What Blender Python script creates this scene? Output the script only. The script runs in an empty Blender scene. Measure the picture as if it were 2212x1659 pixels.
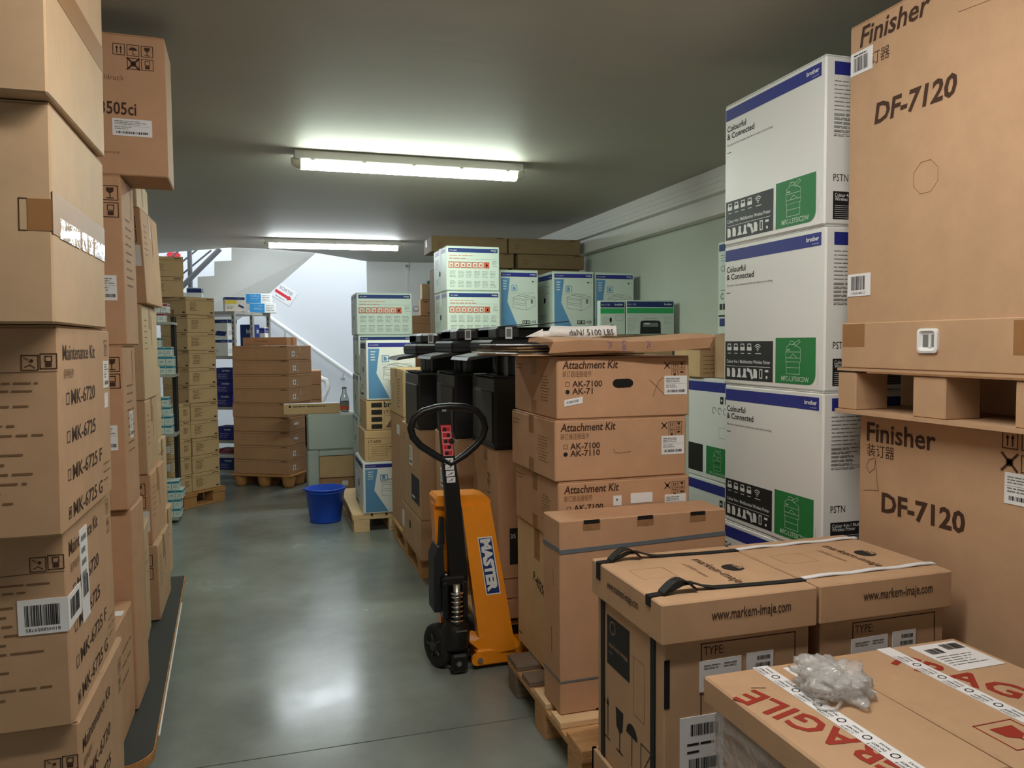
import bpy, math, random
from mathutils import Matrix, Vector
random.seed(7)
R = math.radians
SC = bpy.context.scene
COL = SC.collection

# ------------------------------------------------------------------ camera, world, exposure
FPX, YAW, PITCH, ROLL = 1695.0, R(17.0), R(3.0), R(-0.43)
fw = Vector((math.sin(YAW)*math.cos(PITCH), math.cos(YAW)*math.cos(PITCH), -math.sin(PITCH)))
r0 = Vector((math.cos(YAW), -math.sin(YAW), 0)); u0 = r0.cross(fw)
rt = r0*math.cos(ROLL) + u0*math.sin(ROLL); up = u0*math.cos(ROLL) - r0*math.sin(ROLL)
cam = bpy.data.cameras.new('camera'); cam_o = bpy.data.objects.new('camera', cam); COL.objects.link(cam_o)
cam.sensor_fit = 'HORIZONTAL'; cam.sensor_width = 36.0; cam.lens = FPX*36.0/2212.0; cam.clip_start = 0.05
M = Matrix((rt, up, -fw)).transposed().to_4x4(); M.translation = (0, 0, 1.5); cam_o.matrix_world = M
SC.camera = cam_o
SC.view_settings.view_transform = 'Standard'; SC.view_settings.look = 'None'
SC.view_settings.gamma = 1.0; SC.view_settings.use_curve_mapping = False
SC.view_settings.exposure = 0.6
wd = bpy.data.worlds.new('world'); SC.world = wd; wd.use_nodes = True
wd.node_tree.nodes['Background'].inputs[0].default_value = (0.85, 0.93, 1.0, 1)
wd.node_tree.nodes['Background'].inputs[1].default_value = 0.7
LAMP_NEAR, LAMP_FAR, LAMP_BACK = 46.0, 38.0, 44.0
def area(name, loc, rot, sx, sy, power, color):
    l = bpy.data.lights.new(name, 'AREA'); l.shape = 'RECTANGLE'; l.size = sx; l.size_y = sy; l.energy = power; l.color = color
    o = bpy.data.objects.new(name, l); COL.objects.link(o); o.location = loc; o.rotation_euler = rot
    return o
area('stairwell_daylight', (0.2, 11.9, 4.3), (R(12), 0, 0), 3.4, 1.2, 58, (0.9, 0.96, 1.0))

# ------------------------------------------------------------------ materials
def lin(c):
    c /= 255.0
    return c/12.92 if c <= 0.04045 else ((c+0.055)/1.055)**2.4
def srgb(r, g, b): return (lin(r), lin(g), lin(b), 1)
MT = {}
def mat(name, rgb, rough=0.6, metal=0.0, var=0.0, vscale=6.0, bump=0.0, bscale=60.0, stretch=(1,1,1), emit=0.0, ecol=None, trans=0.0, alpha=1.0, coat=0.0, ior=1.45, rvar=0.0):
    m = bpy.data.materials.new(name); m.use_nodes = True
    nt = m.node_tree; b = nt.nodes['Principled BSDF']
    c = srgb(*rgb)
    b.inputs['Base Color'].default_value = c; b.inputs['Roughness'].default_value = rough; b.inputs['Metallic'].default_value = metal
    b.inputs['IOR'].default_value = ior
    b.inputs['Transmission Weight'].default_value = trans; b.inputs['Alpha'].default_value = alpha; b.inputs['Coat Weight'].default_value = coat
    if emit:
        b.inputs['Emission Color'].default_value = srgb(*(ecol or rgb)); b.inputs['Emission Strength'].default_value = emit
    if var or bump or rvar:
        tc = nt.nodes.new('ShaderNodeTexCoord'); mp = nt.nodes.new('ShaderNodeMapping'); mp.inputs['Scale'].default_value = stretch
        nt.links.new(tc.outputs['Object'], mp.inputs[0])
    if var or rvar:
        n = nt.nodes.new('ShaderNodeTexNoise'); n.inputs['Scale'].default_value = vscale; n.inputs['Detail'].default_value = 7.0; n.inputs['Roughness'].default_value = 0.65
        nt.links.new(mp.outputs[0], n.inputs['Vector'])
    if var:
        rp = nt.nodes.new('ShaderNodeValToRGB')
        rp.color_ramp.elements[0].position = 0.3; rp.color_ramp.elements[1].position = 0.72
        rp.color_ramp.elements[0].color = [x*(1-var) for x in c[:3]]+[1]; rp.color_ramp.elements[1].color = [min(1, x*(1+var)) for x in c[:3]]+[1]
        nt.links.new(n.outputs['Fac'], rp.inputs[0]); nt.links.new(rp.outputs[0], b.inputs['Base Color'])
    if rvar:
        mr = nt.nodes.new('ShaderNodeMapRange'); mr.inputs[1].default_value = 0.3; mr.inputs[2].default_value = 0.7
        mr.inputs[3].default_value = rough-rvar; mr.inputs[4].default_value = rough+rvar
        nt.links.new(n.outputs['Fac'], mr.inputs[0]); nt.links.new(mr.outputs[0], b.inputs['Roughness'])
    if bump:
        n2 = nt.nodes.new('ShaderNodeTexNoise'); n2.inputs['Scale'].default_value = bscale; n2.inputs['Detail'].default_value = 4.0
        nt.links.new(mp.outputs[0], n2.inputs['Vector'])
        bp = nt.nodes.new('ShaderNodeBump'); bp.inputs['Strength'].default_value = bump; bp.inputs['Distance'].default_value = 0.01
        nt.links.new(n2.outputs['Fac'], bp.inputs['Height']); nt.links.new(bp.outputs[0], b.inputs['Normal'])
    MT[name] = m; return m
KB = dict(rough=0.75, var=0.07, vscale=9, bump=0.12, bscale=5)
mat('kraft', (186,151,118), **KB); mat('kraft_pale', (192,162,128), rough=0.66, var=0.07, vscale=9, bump=0.1, bscale=5); mat('kraft_warm', (190,148,114), **KB)
mat('kraft_yellow', (204,170,126), **KB); mat('kraft_brown', (184,140,104), **KB); mat('kraft_olive', (128,106,74), **KB)
mat('kraft_core', (150,110,74), rough=0.9, var=0.2, vscale=40)
mat('board_white', (226,228,226), rough=0.45, bump=0.05, bscale=4); mat('board_mint', (200,212,204), rough=0.45)
mat('paper', (228,228,230), rough=0.6, bump=0.05, bscale=12); mat('paper_crumpled', (232,230,226), rough=0.65, bump=0.5, bscale=25)
mat('ink', (30,26,24), rough=0.7); mat('ink_brown', (66,40,26), rough=0.75); mat('ink_faint', (120,88,60), rough=0.8); mat('ink_grey', (120,124,122), rough=0.6)
mat('ink_red', (152,46,32), rough=0.6); mat('ink_orange', (206,92,58), rough=0.5); mat('print_blue', (36,44,132), rough=0.6); mat('print_navy', (24,48,110), rough=0.6)
mat('print_green', (34,124,62), rough=0.6); mat('print_black', (30,31,30), rough=0.6); mat('print_swoosh', (92,142,186), rough=0.45); mat('print_white', (225,228,228), rough=0.5)
mat('print_emerald', (44,170,98), rough=0.45); mat('print_sky', (40,136,200), rough=0.4); mat('print_yellow', (226,206,60), rough=0.45); mat('print_teal', (30,120,150), rough=0.45)
mat('print_crimson', (140,40,60), rough=0.45); mat('print_violet', (132,132,170), rough=0.5); mat('line_white', (190,215,195), rough=0.5)
mat('tape_brown', (150,108,66), rough=0.5); mat('tape_clear', (200,176,140), rough=0.16, bump=1.0, bscale=14, coat=0.6)
mat('wood', (196,152,104), rough=0.8, var=0.25, vscale=5, stretch=(1,14,14), bump=0.2, bscale=8); mat('wood_grey', (128,112,96), rough=0.9, var=0.3, vscale=5, stretch=(1,14,14), bump=0.3, bscale=8)
mat('wood_light', (222,190,146), rough=0.8, var=0.15, vscale=5, stretch=(1,14,14)); mat('wood_pressed', (186,134,82), rough=0.85, var=0.2, vscale=60)
mat('plywood_edge', (178,128,80), rough=0.85, var=0.3, vscale=30); mat('platform_black', (46,48,48), rough=0.55, var=0.15, vscale=3)
mat('steel', (170,168,160), rough=0.35, metal=0.9); mat('chrome', (205,205,205), rough=0.15, metal=1.0); mat('shelf_zinc', (176,174,168), rough=0.45, metal=0.5)
mat('orange_paint', (240,146,22), rough=0.38, var=0.1, vscale=5, coat=0.2); mat('black_metal', (26,27,28), rough=0.35, var=0.2, vscale=4); mat('black_rubber', (34,34,34), rough=0.7)
mat('black_plastic', (30,31,36), rough=0.58); mat('grey_plastic', (62,62,62), rough=0.5); mat('dark_plastic', (40,40,42), rough=0.4); mat('strap_black', (20,20,22), rough=0.6)
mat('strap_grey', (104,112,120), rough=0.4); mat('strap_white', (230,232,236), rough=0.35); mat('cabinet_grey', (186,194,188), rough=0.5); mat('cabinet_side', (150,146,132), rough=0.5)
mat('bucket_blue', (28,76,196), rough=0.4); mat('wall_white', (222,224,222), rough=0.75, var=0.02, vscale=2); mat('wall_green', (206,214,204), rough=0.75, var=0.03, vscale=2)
mat('wall_bright', (216,219,224), rough=0.8); mat('trim_white', (226,226,222), rough=0.55); mat('rail_white', (238,238,236), rough=0.35)
mat('ceiling_paint', (176,172,162), rough=0.62, var=0.03, vscale=1.6, stretch=(0.6,3,1), bump=0.08, bscale=5)
mat('floor_concrete', (130,136,131), rough=0.21, var=0.26, vscale=1.3, rvar=0.09, bump=0.03, bscale=12)
mat('lamp_glow', (255,255,255), emit=1.0); mat('lamp_housing', (200,200,194), rough=0.5); mat('lamp_clear', (226,230,206), rough=0.3)
mat('sign_red', (206,40,50), rough=0.5); mat('sign_green', (18,110,84), rough=0.4); mat('rail_grey', (120,122,128), rough=0.5); mat('glass_grey', (196,200,210), rough=0.4)
mat('plastic_bag', (246,246,246), rough=0.2, alpha=0.85, trans=0.7, ior=1.18, bump=0.6, bscale=40, coat=0.6); mat('bubble_wrap', (220,220,220), rough=0.15, alpha=0.4, bump=1.0, bscale=45, coat=0.8)
mat('bottle_glass', (225,232,232), rough=0.05, trans=0.95); mat('strap_yellow', (214,196,40), rough=0.5); mat('hole_dark', (16,14,12), rough=0.9)
GLOW = {}
def glow(strength, rgb):
    k = 'lamp_glow_%d' % len(GLOW); GLOW[k] = mat(k, (255,255,255), emit=strength, ecol=rgb); return k

# ------------------------------------------------------------------ mesh builder
class MB:
    def __init__(s): s.v=[]; s.f=[]; s.m=[]; s.sm=[]; s.mats=[]; s.T=None
    def mi(s, m):
        if m not in s.mats: s.mats.append(m)
        return s.mats.index(m)
    def add(s, vs, fs, m, smooth=False):
        b=len(s.v)
        for p in vs:
            p=Vector(p)
            s.v.append(tuple(s.T @ p) if s.T else tuple(p))
        k=s.mi(m)
        for f in fs: s.f.append([b+i for i in f]); s.m.append(k); s.sm.append(smooth)
    def box(s, x0,x1,y0,y1,z0,z1, m, ch=0.0):
        if ch<=0:
            vs=[(x,y,z) for x in (x0,x1) for y in (y0,y1) for z in (z0,z1)]
            s.add(vs, [(0,1,3,2),(4,6,7,5),(0,4,5,1),(2,3,7,6),(0,2,6,4),(1,5,7,3)], m); return
        X,Y,Z=(x0,x1),(y0,y1),(z0,z1); vs=[]; ix={}
        for i in (0,1):
            for j in (0,1):
                for k in (0,1):
                    sx,sy,sz=(ch,-ch)[i],(ch,-ch)[j],(ch,-ch)[k]
                    for a in range(3):
                        ix[i,j,k,a]=len(vs)
                        vs.append((X[i]+(0 if a==0 else sx), Y[j]+(0 if a==1 else sy), Z[k]+(0 if a==2 else sz)))
        fs=[]
        for i in (0,1):
            fs.append([ix[i,a,b,0] for a,b in ((0,0),(1,0),(1,1),(0,1))])
            fs.append([ix[a,i,b,1] for a,b in ((0,0),(1,0),(1,1),(0,1))])
            fs.append([ix[a,b,i,2] for a,b in ((0,0),(1,0),(1,1),(0,1))])
            for j in (0,1):
                fs.append([ix[i,j,0,0],ix[i,j,1,0],ix[i,j,1,1],ix[i,j,0,1]])
                fs.append([ix[i,0,j,0],ix[i,1,j,0],ix[i,1,j,2],ix[i,0,j,2]])
                fs.append([ix[0,i,j,1],ix[1,i,j,1],ix[1,i,j,2],ix[0,i,j,2]])
                for k in (0,1): fs.append([ix[i,j,k,0],ix[i,j,k,1],ix[i,j,k,2]])
        s.add(vs, fs, m)
    def ring_sweep(s, rings, m, closed=False, caps=True, smooth=True):
        n=len(rings[0]); vs=[p for r in rings for p in r]; fs=[]
        k=len(rings)
        for i in range(k if closed else k-1):
            a,b=i*n,((i+1)%k)*n
            for j in range(n): fs.append((a+j,a+(j+1)%n,b+(j+1)%n,b+j))
        s.add(vs, fs, m, smooth)
        if caps and not closed:
            s.add(rings[0], [tuple(range(n))], m); s.add(rings[-1], [tuple(range(n))], m)
    def tube(s, pts, r, m, n=10, closed=False):
        pts=[Vector(p) for p in pts]; k=len(pts); rings=[]; prev=None
        for i,p in enumerate(pts):
            if closed: t=pts[(i+1)%k]-pts[i-1]
            else: t=pts[min(i+1,k-1)]-pts[max(i-1,0)]
            t.normalize()
            a=prev if prev else (Vector((0,0,1)) if abs(t.z)<0.9 else Vector((1,0,0)))
            a=(a-t*a.dot(t)).normalized(); prev=a; b=t.cross(a)
            rr=r[i] if isinstance(r,(list,tuple)) else r
            rings.append([p+a*rr*math.cos(2*math.pi*j/n)+b*rr*math.sin(2*math.pi*j/n) for j in range(n)])
        s.ring_sweep(rings, m, closed)
    def lathe(s, prof, m, c=(0,0,0), n=24, sx=1, sy=1):
        rings=[[(c[0]+r*sx*math.cos(2*math.pi*j/n), c[1]+r*sy*math.sin(2*math.pi*j/n), c[2]+z) for j in range(n)] for r,z in prof]
        s.ring_sweep(rings, m, False, False)
    def prism(s, poly, f, t, m):           # poly of 2d points, f(u,v,e) -> 3d, extruded from e=0 to e=t
        n=len(poly); a=[f(u,v,0) for u,v in poly]; b=[f(u,v,t) for u,v in poly]
        s.add(a+b, [tuple(range(n)), tuple(range(2*n-1,n-1,-1))]+[(i,(i+1)%n,n+(i+1)%n,n+i) for i in range(n)], m)
    def obj(s, name, parent=None, loc=(0,0,0), rot=0, fix=True):
        me=bpy.data.meshes.new(name); me.from_pydata(s.v, [], s.f)
        for k in s.mats: me.materials.append(MT[k])
        me.polygons.foreach_set('material_index', s.m); me.polygons.foreach_set('use_smooth', s.sm)
        me.update()
        if fix:
            import bmesh
            bm=bmesh.new(); bm.from_mesh(me); bmesh.ops.recalc_face_normals(bm, faces=bm.faces); bm.to_mesh(me); bm.free()
        o=bpy.data.objects.new(name, me); COL.objects.link(o)
        o.location=loc; o.rotation_euler=(0,0,rot)
        if parent: o.parent=parent
        return o
def tag(o, label, cat, group=None):
    o['label']=label; o['category']=cat
    if group: o['group']=group
    return o
def thing(name, label, cat, loc=(0,0,0), rot=0, group=None):
    o=bpy.data.objects.new(name, None); COL.objects.link(o); o.location=loc; o.rotation_euler=(0,0,rot); o.empty_display_size=0.1
    return tag(o, label, cat, group)
def struct(o): o['kind']='structure'; return o

# ------------------------------------------------------------------ lettering (Blender's own font, turned into mesh)
TMP = bpy.data.scenes.new('lettering'); TC = {}
def glyphs(s, shear=0.0, bold=0.0):
    k=(s,shear,bold)
    if k not in TC:
        cu=bpy.data.curves.new('t','FONT'); cu.body=s; cu.size=1; cu.shear=shear; cu.offset=bold; cu.resolution_u=2; cu.fill_mode='FRONT'
        o=bpy.data.objects.new('t',cu); TMP.collection.objects.link(o); vl=TMP.view_layers[0]; vl.update()
        me=bpy.data.meshes.new_from_object(o.evaluated_get(vl.depsgraph))
        vs=[(v.co.x,v.co.y) for v in me.vertices]; fs=[tuple(p.vertices) for p in me.polygons]
        bpy.data.meshes.remove(me); bpy.data.objects.remove(o); bpy.data.curves.remove(cu)
        x0=min(v[0] for v in vs) if vs else 0; x1=max(v[0] for v in vs) if vs else 1
        TC[k]=([(x-x0,y) for x,y in vs],fs,x1-x0)
    return TC[k]

# ------------------------------------------------------------------ painting on a flat face
class Face:
    """2-d coordinates u,v on a face; prints become thin polygons just above the board"""
    def __init__(s, mb, f, W, H): s.mb=mb; s.f=f; s.W=W; s.H=H; s.e=0.0009
    def poly(s, pts, m, e=None):
        e=s.e if e is None else e
        s.mb.add([s.f(u,v,e) for u,v in pts], [tuple(range(len(pts)))], m)
    def rect(s, u0,v0,u1,v1, m, e=None): s.poly([(u0,v0),(u1,v0),(u1,v1),(u0,v1)], m, e)
    def line(s, pts, w, m, closed=False, e=None):
        n=len(pts)
        for i in range(n if closed else n-1):
            a=Vector(pts[i]); b=Vector(pts[(i+1)%n]); d=b-a
            if d.length<1e-6: continue
            q=Vector((-d.y,d.x)).normalized()*w/2; t=d.normalized()*w/2
            s.poly([a-q-t,b-q+t,b+q+t,a+q-t], m, e)
    def frame(s, u0,v0,u1,v1, w, m, e=None): s.line([(u0,v0),(u1,v0),(u1,v1),(u0,v1)], w, m, True, e)
    def disc(s, u,v,r, m, n=16, ry=None, e=None): s.poly([(u+r*math.cos(2*math.pi*i/n), v+(ry or r)*math.sin(2*math.pi*i/n)) for i in range(n)], m, e)
    def text(s, t, u,v, size, m, fit=None, shear=0.0, bold=0.0, al='L', rot=0.0, e=None, xs=1.0):
        vs,fs,wd=glyphs(t,shear,bold); k=size*xs
        if fit: k=fit/max(wd,1e-6)
        off={'L':0,'C':-wd*k/2,'R':-wd*k}[al]; c,sn=math.cos(rot),math.sin(rot); e=s.e if e is None else e
        s.mb.add([s.f(u+(x*k+off)*c-y*size*sn, v+(x*k+off)*sn+y*size*c, e) for x,y in vs], fs, m)
    def para(s, u,v, w, n, dv, m, lw=None, ragged=0.35, e=None, seed=1):
        rg=random.Random(seed)
        for i in range(n):
            x=u; end=u+w*(1-ragged*rg.random()); y=v-i*dv
            while x<end:
                l=min(dv*rg.uniform(0.8,3.2), end-x); s.rect(x,y,x+l,y+(lw or dv*0.45),m,e); x+=l+dv*0.35
    def barcode(s, u,v,w,h, m='ink', n=26, e=None, seed=3):
        rg=random.Random(seed); x=u; d=w/n/1.6
        while x<u+w:
            a=d*rg.choice((0.5,0.8,1.2,1.8)); s.rect(x,v,min(x+a,u+w),v+h,m,e); x+=a+d*rg.choice((0.5,0.7,1.1))
    def icon(s, k, u,v,z, m='ink_brown', e=None, fr=True):
        w=z*0.06
        if fr: s.frame(u,v,u+z,v+z,w,m,e=e)
        c=u+z/2
        if k=='up':
            for a in (0.33,0.67):
                s.line([(u+z*a,v+z*.18),(u+z*a,v+z*.7)],z*.09,m,e=e); s.poly([(u+z*(a-.12),v+z*.6),(u+z*(a+.12),v+z*.6),(u+z*a,v+z*.85)],m,e)
        elif k=='rain':
            s.poly([(c+z*.36*math.cos(a*math.pi/8),v+z*.5+z*.3*math.sin(a*math.pi/8)) for a in range(9)],m,e); s.line([(c,v+z*.5),(c,v+z*.15),(c+z*.12,v+z*.15)],z*.06,m,e=e)
        elif k=='glass':
            s.poly([(c-z*.26,v+z*.88),(c+z*.26,v+z*.88),(c+z*.22,v+z*.6),(c,v+z*.45),(c-z*.22,v+z*.6)],m,e); s.line([(c,v+z*.45),(c,v+z*.15)],z*.07,m,e=e); s.line([(c-z*.2,v+z*.14),(c+z*.2,v+z*.14)],z*.07,m,e=e)
        elif k=='stack':
            s.rect(c-z*.2,v+z*.12,c+z*.2,v+z*.42,m,e); s.frame(c-z*.2,v+z*.48,c+z*.2,v+z*.84,w,m,e=e)
        elif k=='hand':
            s.line([(u,v),(u+z,v+z)],z*.16,m,e=e); s.line([(u+z,v),(u,v+z)],z*.16,m,e=e); s.disc(c,v+z*.5,z*.26,m,8,e=e)
        elif k=='sun':
            s.disc(c+z*.1,v+z*.62,z*.12,m,8,e=e); s.line([(u+z*.2,v+z*.2),(c,v+z*.35),(u+z*.8,v+z*.15)],z*.06,m,e=e); s.line([(u+z*.15,v+z*.85),(u+z*.4,v+z*.7)],z*.05,m,e=e)
        elif k=='page':
            s.poly([(u+z*.2,v+z*.1),(u+z*.8,v+z*.1),(u+z*.8,v+z*.65),(u+z*.58,v+z*.9),(u+z*.2,v+z*.9)],m,e)

# ------------------------------------------------------------------ cartons
class Carton:
    def __init__(s, name, label, w,d,h, loc, rot=0, anchor='L', m='kraft', group=None, lean=(0,0), flaps=True, cat='box', ch=0.004, body=None):
        s.w,s.d,s.h,s.m=w,d,h,m; s.loc=loc; s.rot=R(rot); s.label=label; s.name=name; s.group=group; s.cat=cat; s.lean=lean
        s.ax=0.0 if anchor=='L' else -w; s.mb=MB(); s.kids=[]
        if lean[0] or lean[1]: s.mb.T=Matrix(((1,0,lean[0]/h,0),(0,1,lean[1]/h,0),(0,0,1,0),(0,0,0,1)))
        a=s.ax; hb=h-0.0035 if flaps else h
        s.mb.box(a,a+w,0,d,0,hb,m,ch)
        if flaps:
            s.mb.box(a+.002,a+w-.002,.002,d/2-.0015,hb,h,m,.001); s.mb.box(a+.002,a+w-.002,d/2+.0015,d-.002,hb,h,m,.001)
        s.F=s.face('F'); s.L=s.face('L'); s.Rt=s.face('R'); s.Tp=s.face('T')
    def face(s, k, mb=None):
        a,w,d,h=s.ax,s.w,s.d,s.h; mb=mb or s.mb
        if k=='F': return Face(mb, lambda u,v,e:(a+u,-e,v), w,h)
        if k=='L': return Face(mb, lambda u,v,e:(a-e,d-u,v), d,h)
        if k=='R': return Face(mb, lambda u,v,e:(a+w+e,u,v), d,h)
        return Face(mb, lambda u,v,e:(a+u,v,h+e), w,d)
    def part(s, name, fn, label=None):
        mb=MB(); mb.T=s.mb.T; fn(mb); s.kids.append((name,mb,label))
    def sticker(s, k, u0,v0,u1,v1, draw=None, m='paper', name='paper_label', t=0.0006, base=0.0002, skew=0.0):
        mb=MB(); mb.T=s.mb.T; f=s.face(k,mb)
        mb.prism([(u0,v0),(u1,v0+skew),(u1,v1+skew),(u0,v1)], lambda u,v,e:f.f(u,v,base+e), t+0.0012, m)
        if draw:
            g=Face(mb, lambda u,v,e:f.f(u0+u,v0+v+skew*u/max(u1-u0,1e-6),base+t+.0012+e), u1-u0, v1-v0); g.e=.0005; draw(g)
        s.kids.append((name,mb,None))
    def tape(s, k, u0,v0,u1,v1, m='tape_brown'): s.sticker(k,u0,v0,u1,v1,None,m,'packing_tape',t=0.0003,base=-.0006)
    def done(s):
        o=s.mb.obj(s.name,None,s.loc,s.rot); tag(o,s.label,s.cat,s.group)
        for n,mb,l in s.kids:
            c=mb.obj(n,o)
            if l: c['label']=l
        s.o=o; return o
def ship_label(g):
    g.para(g.W*.06,g.H*.84,g.W*.8,3,g.H*.09,'ink_grey',seed=5); g.line([(g.W*.04,g.H*.58),(g.W*.96,g.H*.58)],g.H*.012,'ink_grey')
    g.para(g.W*.06,g.H*.48,g.W*.5,2,g.H*.1,'ink_grey',seed=9); g.barcode(g.W*.1,g.H*.12,g.W*.8,g.H*.14)
def bar_label(num=None, flip=False):
    def d(g):
        g.barcode(g.W*.14,g.H*.24,g.W*.7,g.H*.6,n=30)
        if num:
            if flip: g.text(num,g.W*.85,g.H*.18,g.H*.14,'ink',fit=g.W*.7,rot=math.pi)
            else: g.text(num,g.W*.14,g.H*.08,g.H*.13,'ink',fit=g.W*.7)
    return d
ORD=['lowest','second from the bottom','third from the bottom','fourth from the bottom','fifth from the bottom','sixth from the bottom','seventh from the bottom','eighth from the bottom','ninth from the bottom','tenth from the bottom','eleventh from the bottom']
def nth(i,n): return 'topmost' if i==n-1 else ('second from the top' if i==n-2 and n>3 else ORD[i])

# ------------------------------------------------------------------ room shell
WL, WR, WB, WF, CH = -1.72, 3.12, 11.6, -2.6, 2.7
def floor():
    mb=MB(); y=2.925
    mb.box(WL-.1,WR+.1,WF-.1,y-.003,-.1,0,'floor_concrete'); mb.box(WL-.1,WR+.1,y+.003,12.9,-.1,0,'floor_concrete'); mb.box(WL-.1,WR+.1,y-.003,y+.003,-.1,-.004,'hole_dark')
    struct(mb.obj('floor'))
floor()
mb=MB()
cut=[(WL-.1,WF-.1),(WR+.1,WF-.1),(WR+.1,WB),(1.348,WB),(0.60,10.70),(0.54,10.66),(-0.05,10.36),(-0.462,10.352),(-1.458,11.257),(WL-.1,11.45)]
mb.prism(cut, lambda u,v,e:(u,v,CH+e), 0.3, 'ceiling_paint'); struct(mb.obj('ceiling'))
def wallbox(name,*a,m='wall_white'):
    mb=MB(); mb.box(*a,m); return struct(mb.obj(name))
wallbox('wall_left', WL-.1,WL, WF,12.8, 0,4.6)
wallbox('wall_front', WL-.1,WR+.1, WF-.1,WF, 0,CH)
wallbox('wall_right', WR,WR+.1, WF,WB, 0,CH, m='wall_green')
wallbox('wall_back', 1.348,WR+.1, WB,WB+.12, 0,CH+.3)
wallbox('wall_stairwell', WL-.1,WR+.1, 12.7,12.8, 0,4.6, m='wall_bright')
wallbox('wall_stairwell_right', 1.9,2.0, WB+.12,12.7, 0,4.6, m='wall_bright')
# boxed beam along the right wall
mb=MB(); mb.box(2.97,WR,WF,WB,2.53,CH-.001,'trim_white')
for z in (2.655,2.615,2.575): mb.box(2.966,2.9702,WF,WB,z-.019,z+.017,'trim_white')
struct(mb.obj('trim_1'))
mb=MB(); mb.box(3.03,WR,WF,WB,2.395,2.53,'trim_white'); struct(mb.obj('trim_2'))
# door outline, switch box, green wall sign on the back wall
mb=MB(); mb.box(1.93,1.945,WB-.012,WB,0,2.62,'trim_white'); mb.box(1.93,2.8,WB-.012,WB,2.62,2.635,'trim_white'); struct(mb.obj('trim_3'))
mb=MB(); mb.box(1.90,1.965,WB-.045,WB-.0125,2.58,2.69,'trim_white',.006); mb.box(1.91,1.955,WB-.047,WB-.0445,2.62,2.66,'cabinet_side'); tag(mb.obj('wall_detector'),'small white box high on the back wall beside the door seam','detector')
mb=MB(); mb.box(2.235,2.28,WB-.05,WB-.001,2.31,2.43,'sign_green',.004); tag(mb.obj('wall_sign'),'small green plate on the back wall left of the tall white printer stack','sign')
mb=MB(); mb.box(2.02,2.10,WB-.03,WB-.001,1.98,2.05,'cabinet_side',.004); mb.box(2.03,2.09,WB-.032,WB-.029,1.99,2.04,'paper'); tag(mb.obj('wall_plate'),'small grey plate on the back wall beside stacked white printer boxes','plate')
# stair flight
Yf,Yb=10.36,10.72
fr=[(-0.446,2.70),(-0.45,2.542),(-0.649,2.526),(-0.653,2.351),(-0.845,2.336),(-0.851,2.15),(-1.05,2.14),(-1.05,1.95),(-1.25,1.94),(-1.25,1.62),(-1.0,1.72),(-0.786,1.947),(-0.064,2.70)]
def loft(front, back, yf, yb, m, name):
    n=len(front); mb=MB(); mb.add([(x,yf,z) for x,z in front]+[(x,yb,z) for x,z in back], [tuple(range(n)),tuple(range(2*n-1,n-1,-1))]+[(i,(i+1)%n,n+(i+1)%n,n+i) for i in range(n)], m); return mb.obj(name)
bk=[(x,z) for x,z in fr]; bk[-1]=(0.584,2.70); bk[-2]=(-0.37,1.845); bk[-3]=(-0.8,1.60); bk[-4]=(-1.25,1.5)
o=loft(fr,bk,Yf,Yb,'wall_white','stair_flight'); struct(o)
# railing of the flight above, seen through the ceiling opening
t=thing('stair_railing','grey stair railing seen bright through the ceiling opening at upper left','railing',(0,0,0))
mb=MB(); mb.tube([(-1.62,11.3,1.75),(-0.633,11.3,2.79)],.035,'rail_grey'); mb.obj('handrail',t)
for x in (-1.02,):
    mb=MB(); mb.tube([(x,11.36,0),(x,11.36,2.9)],.03,'rail_grey'); mb.obj('post',t)
for dz in (0.16,0.32,0.5):
    mb=MB(); mb.tube([(-1.6,11.4,1.87+dz),(-0.75,11.4,2.62+dz)],.012,'rail_grey'); mb.obj('bar',t)
mb=MB(); mb.prism([(-1.42,2.82),(-1.40,2.845),(-1.27,2.85),(-1.235,2.82),(-1.25,2.77),(-1.39,2.745)], lambda u,v,e:(u*1.0234,12.679+e,1.5+(v-1.5)*1.0234), .02,'sign_red'); tag(mb.obj('red_sign'),'red sign beyond the stair opening at upper left','sign')
# handrail on the bright wall
Yw=12.7
t=thing('wall_handrail','white handrail sloping down the bright stairwell wall','handrail')
mb=MB(); mb.tube([(-0.25,Yw-.09,2.085),(1.45,Yw-.09,0.825)],.035,'rail_white',12); mb.obj('rail',t)
for x in (0.20,1.07):
    z=2.085-(x+.25)*1.26/1.7; mb=MB(); mb.tube([(x,Yw-.09,z-.03),(x,Yw-.07,z-.12),(x,Yw-.001,z-.13)],.016,'rail_white'); mb.lathe([(0,0),(.035,.001),(.035,.01)],'rail_white',(x,Yw-.02,z-.15)); mb.obj('bracket',t)
mb=MB(); mb.tube([(.50,10.5,.0),(.50,10.5,.96),(.54,10.5,1.04),(.60,10.5,1.06),(.67,10.5,1.03),(.692,10.5,.95),(.65,10.5,.84),(.60,10.5,.72),(.60,10.5,0)],.035,'rail_white',10); tag(mb.obj('curved_rail'),'curved white rail end rising behind the brown carton stack','handrail')
# paper exit sign
def sign():
    mb=MB(); c,s=math.cos(R(-33)),math.sin(R(-33)); X0,Z0=0.205,2.285
    f=lambda u,v,e:(X0+u*c-v*s, Yw-.002-e, Z0+u*s+v*c)
    mb.prism([(-.165,-.12),(.165,-.12),(.165,.12),(-.165,.12)], f, .002, 'paper'); g=Face(mb, lambda u,v,e:f(u,v,e+.002),1,1)
    g.text('SORTIE',-.11,.035,.07,'ink_grey',fit=.22); g.poly([(-.14,-.045),(.08,-.045),(.08,-.065),(.145,-.022),(.08,.02),(.08,0),(-.14,0)],'sign_red'); g.para(-.1,-.09,.16,1,.02,'ink_grey')
    tag(mb.obj('exit_sign'),'white paper sign with a red arrow on the stairwell wall','sign')
sign()
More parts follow.
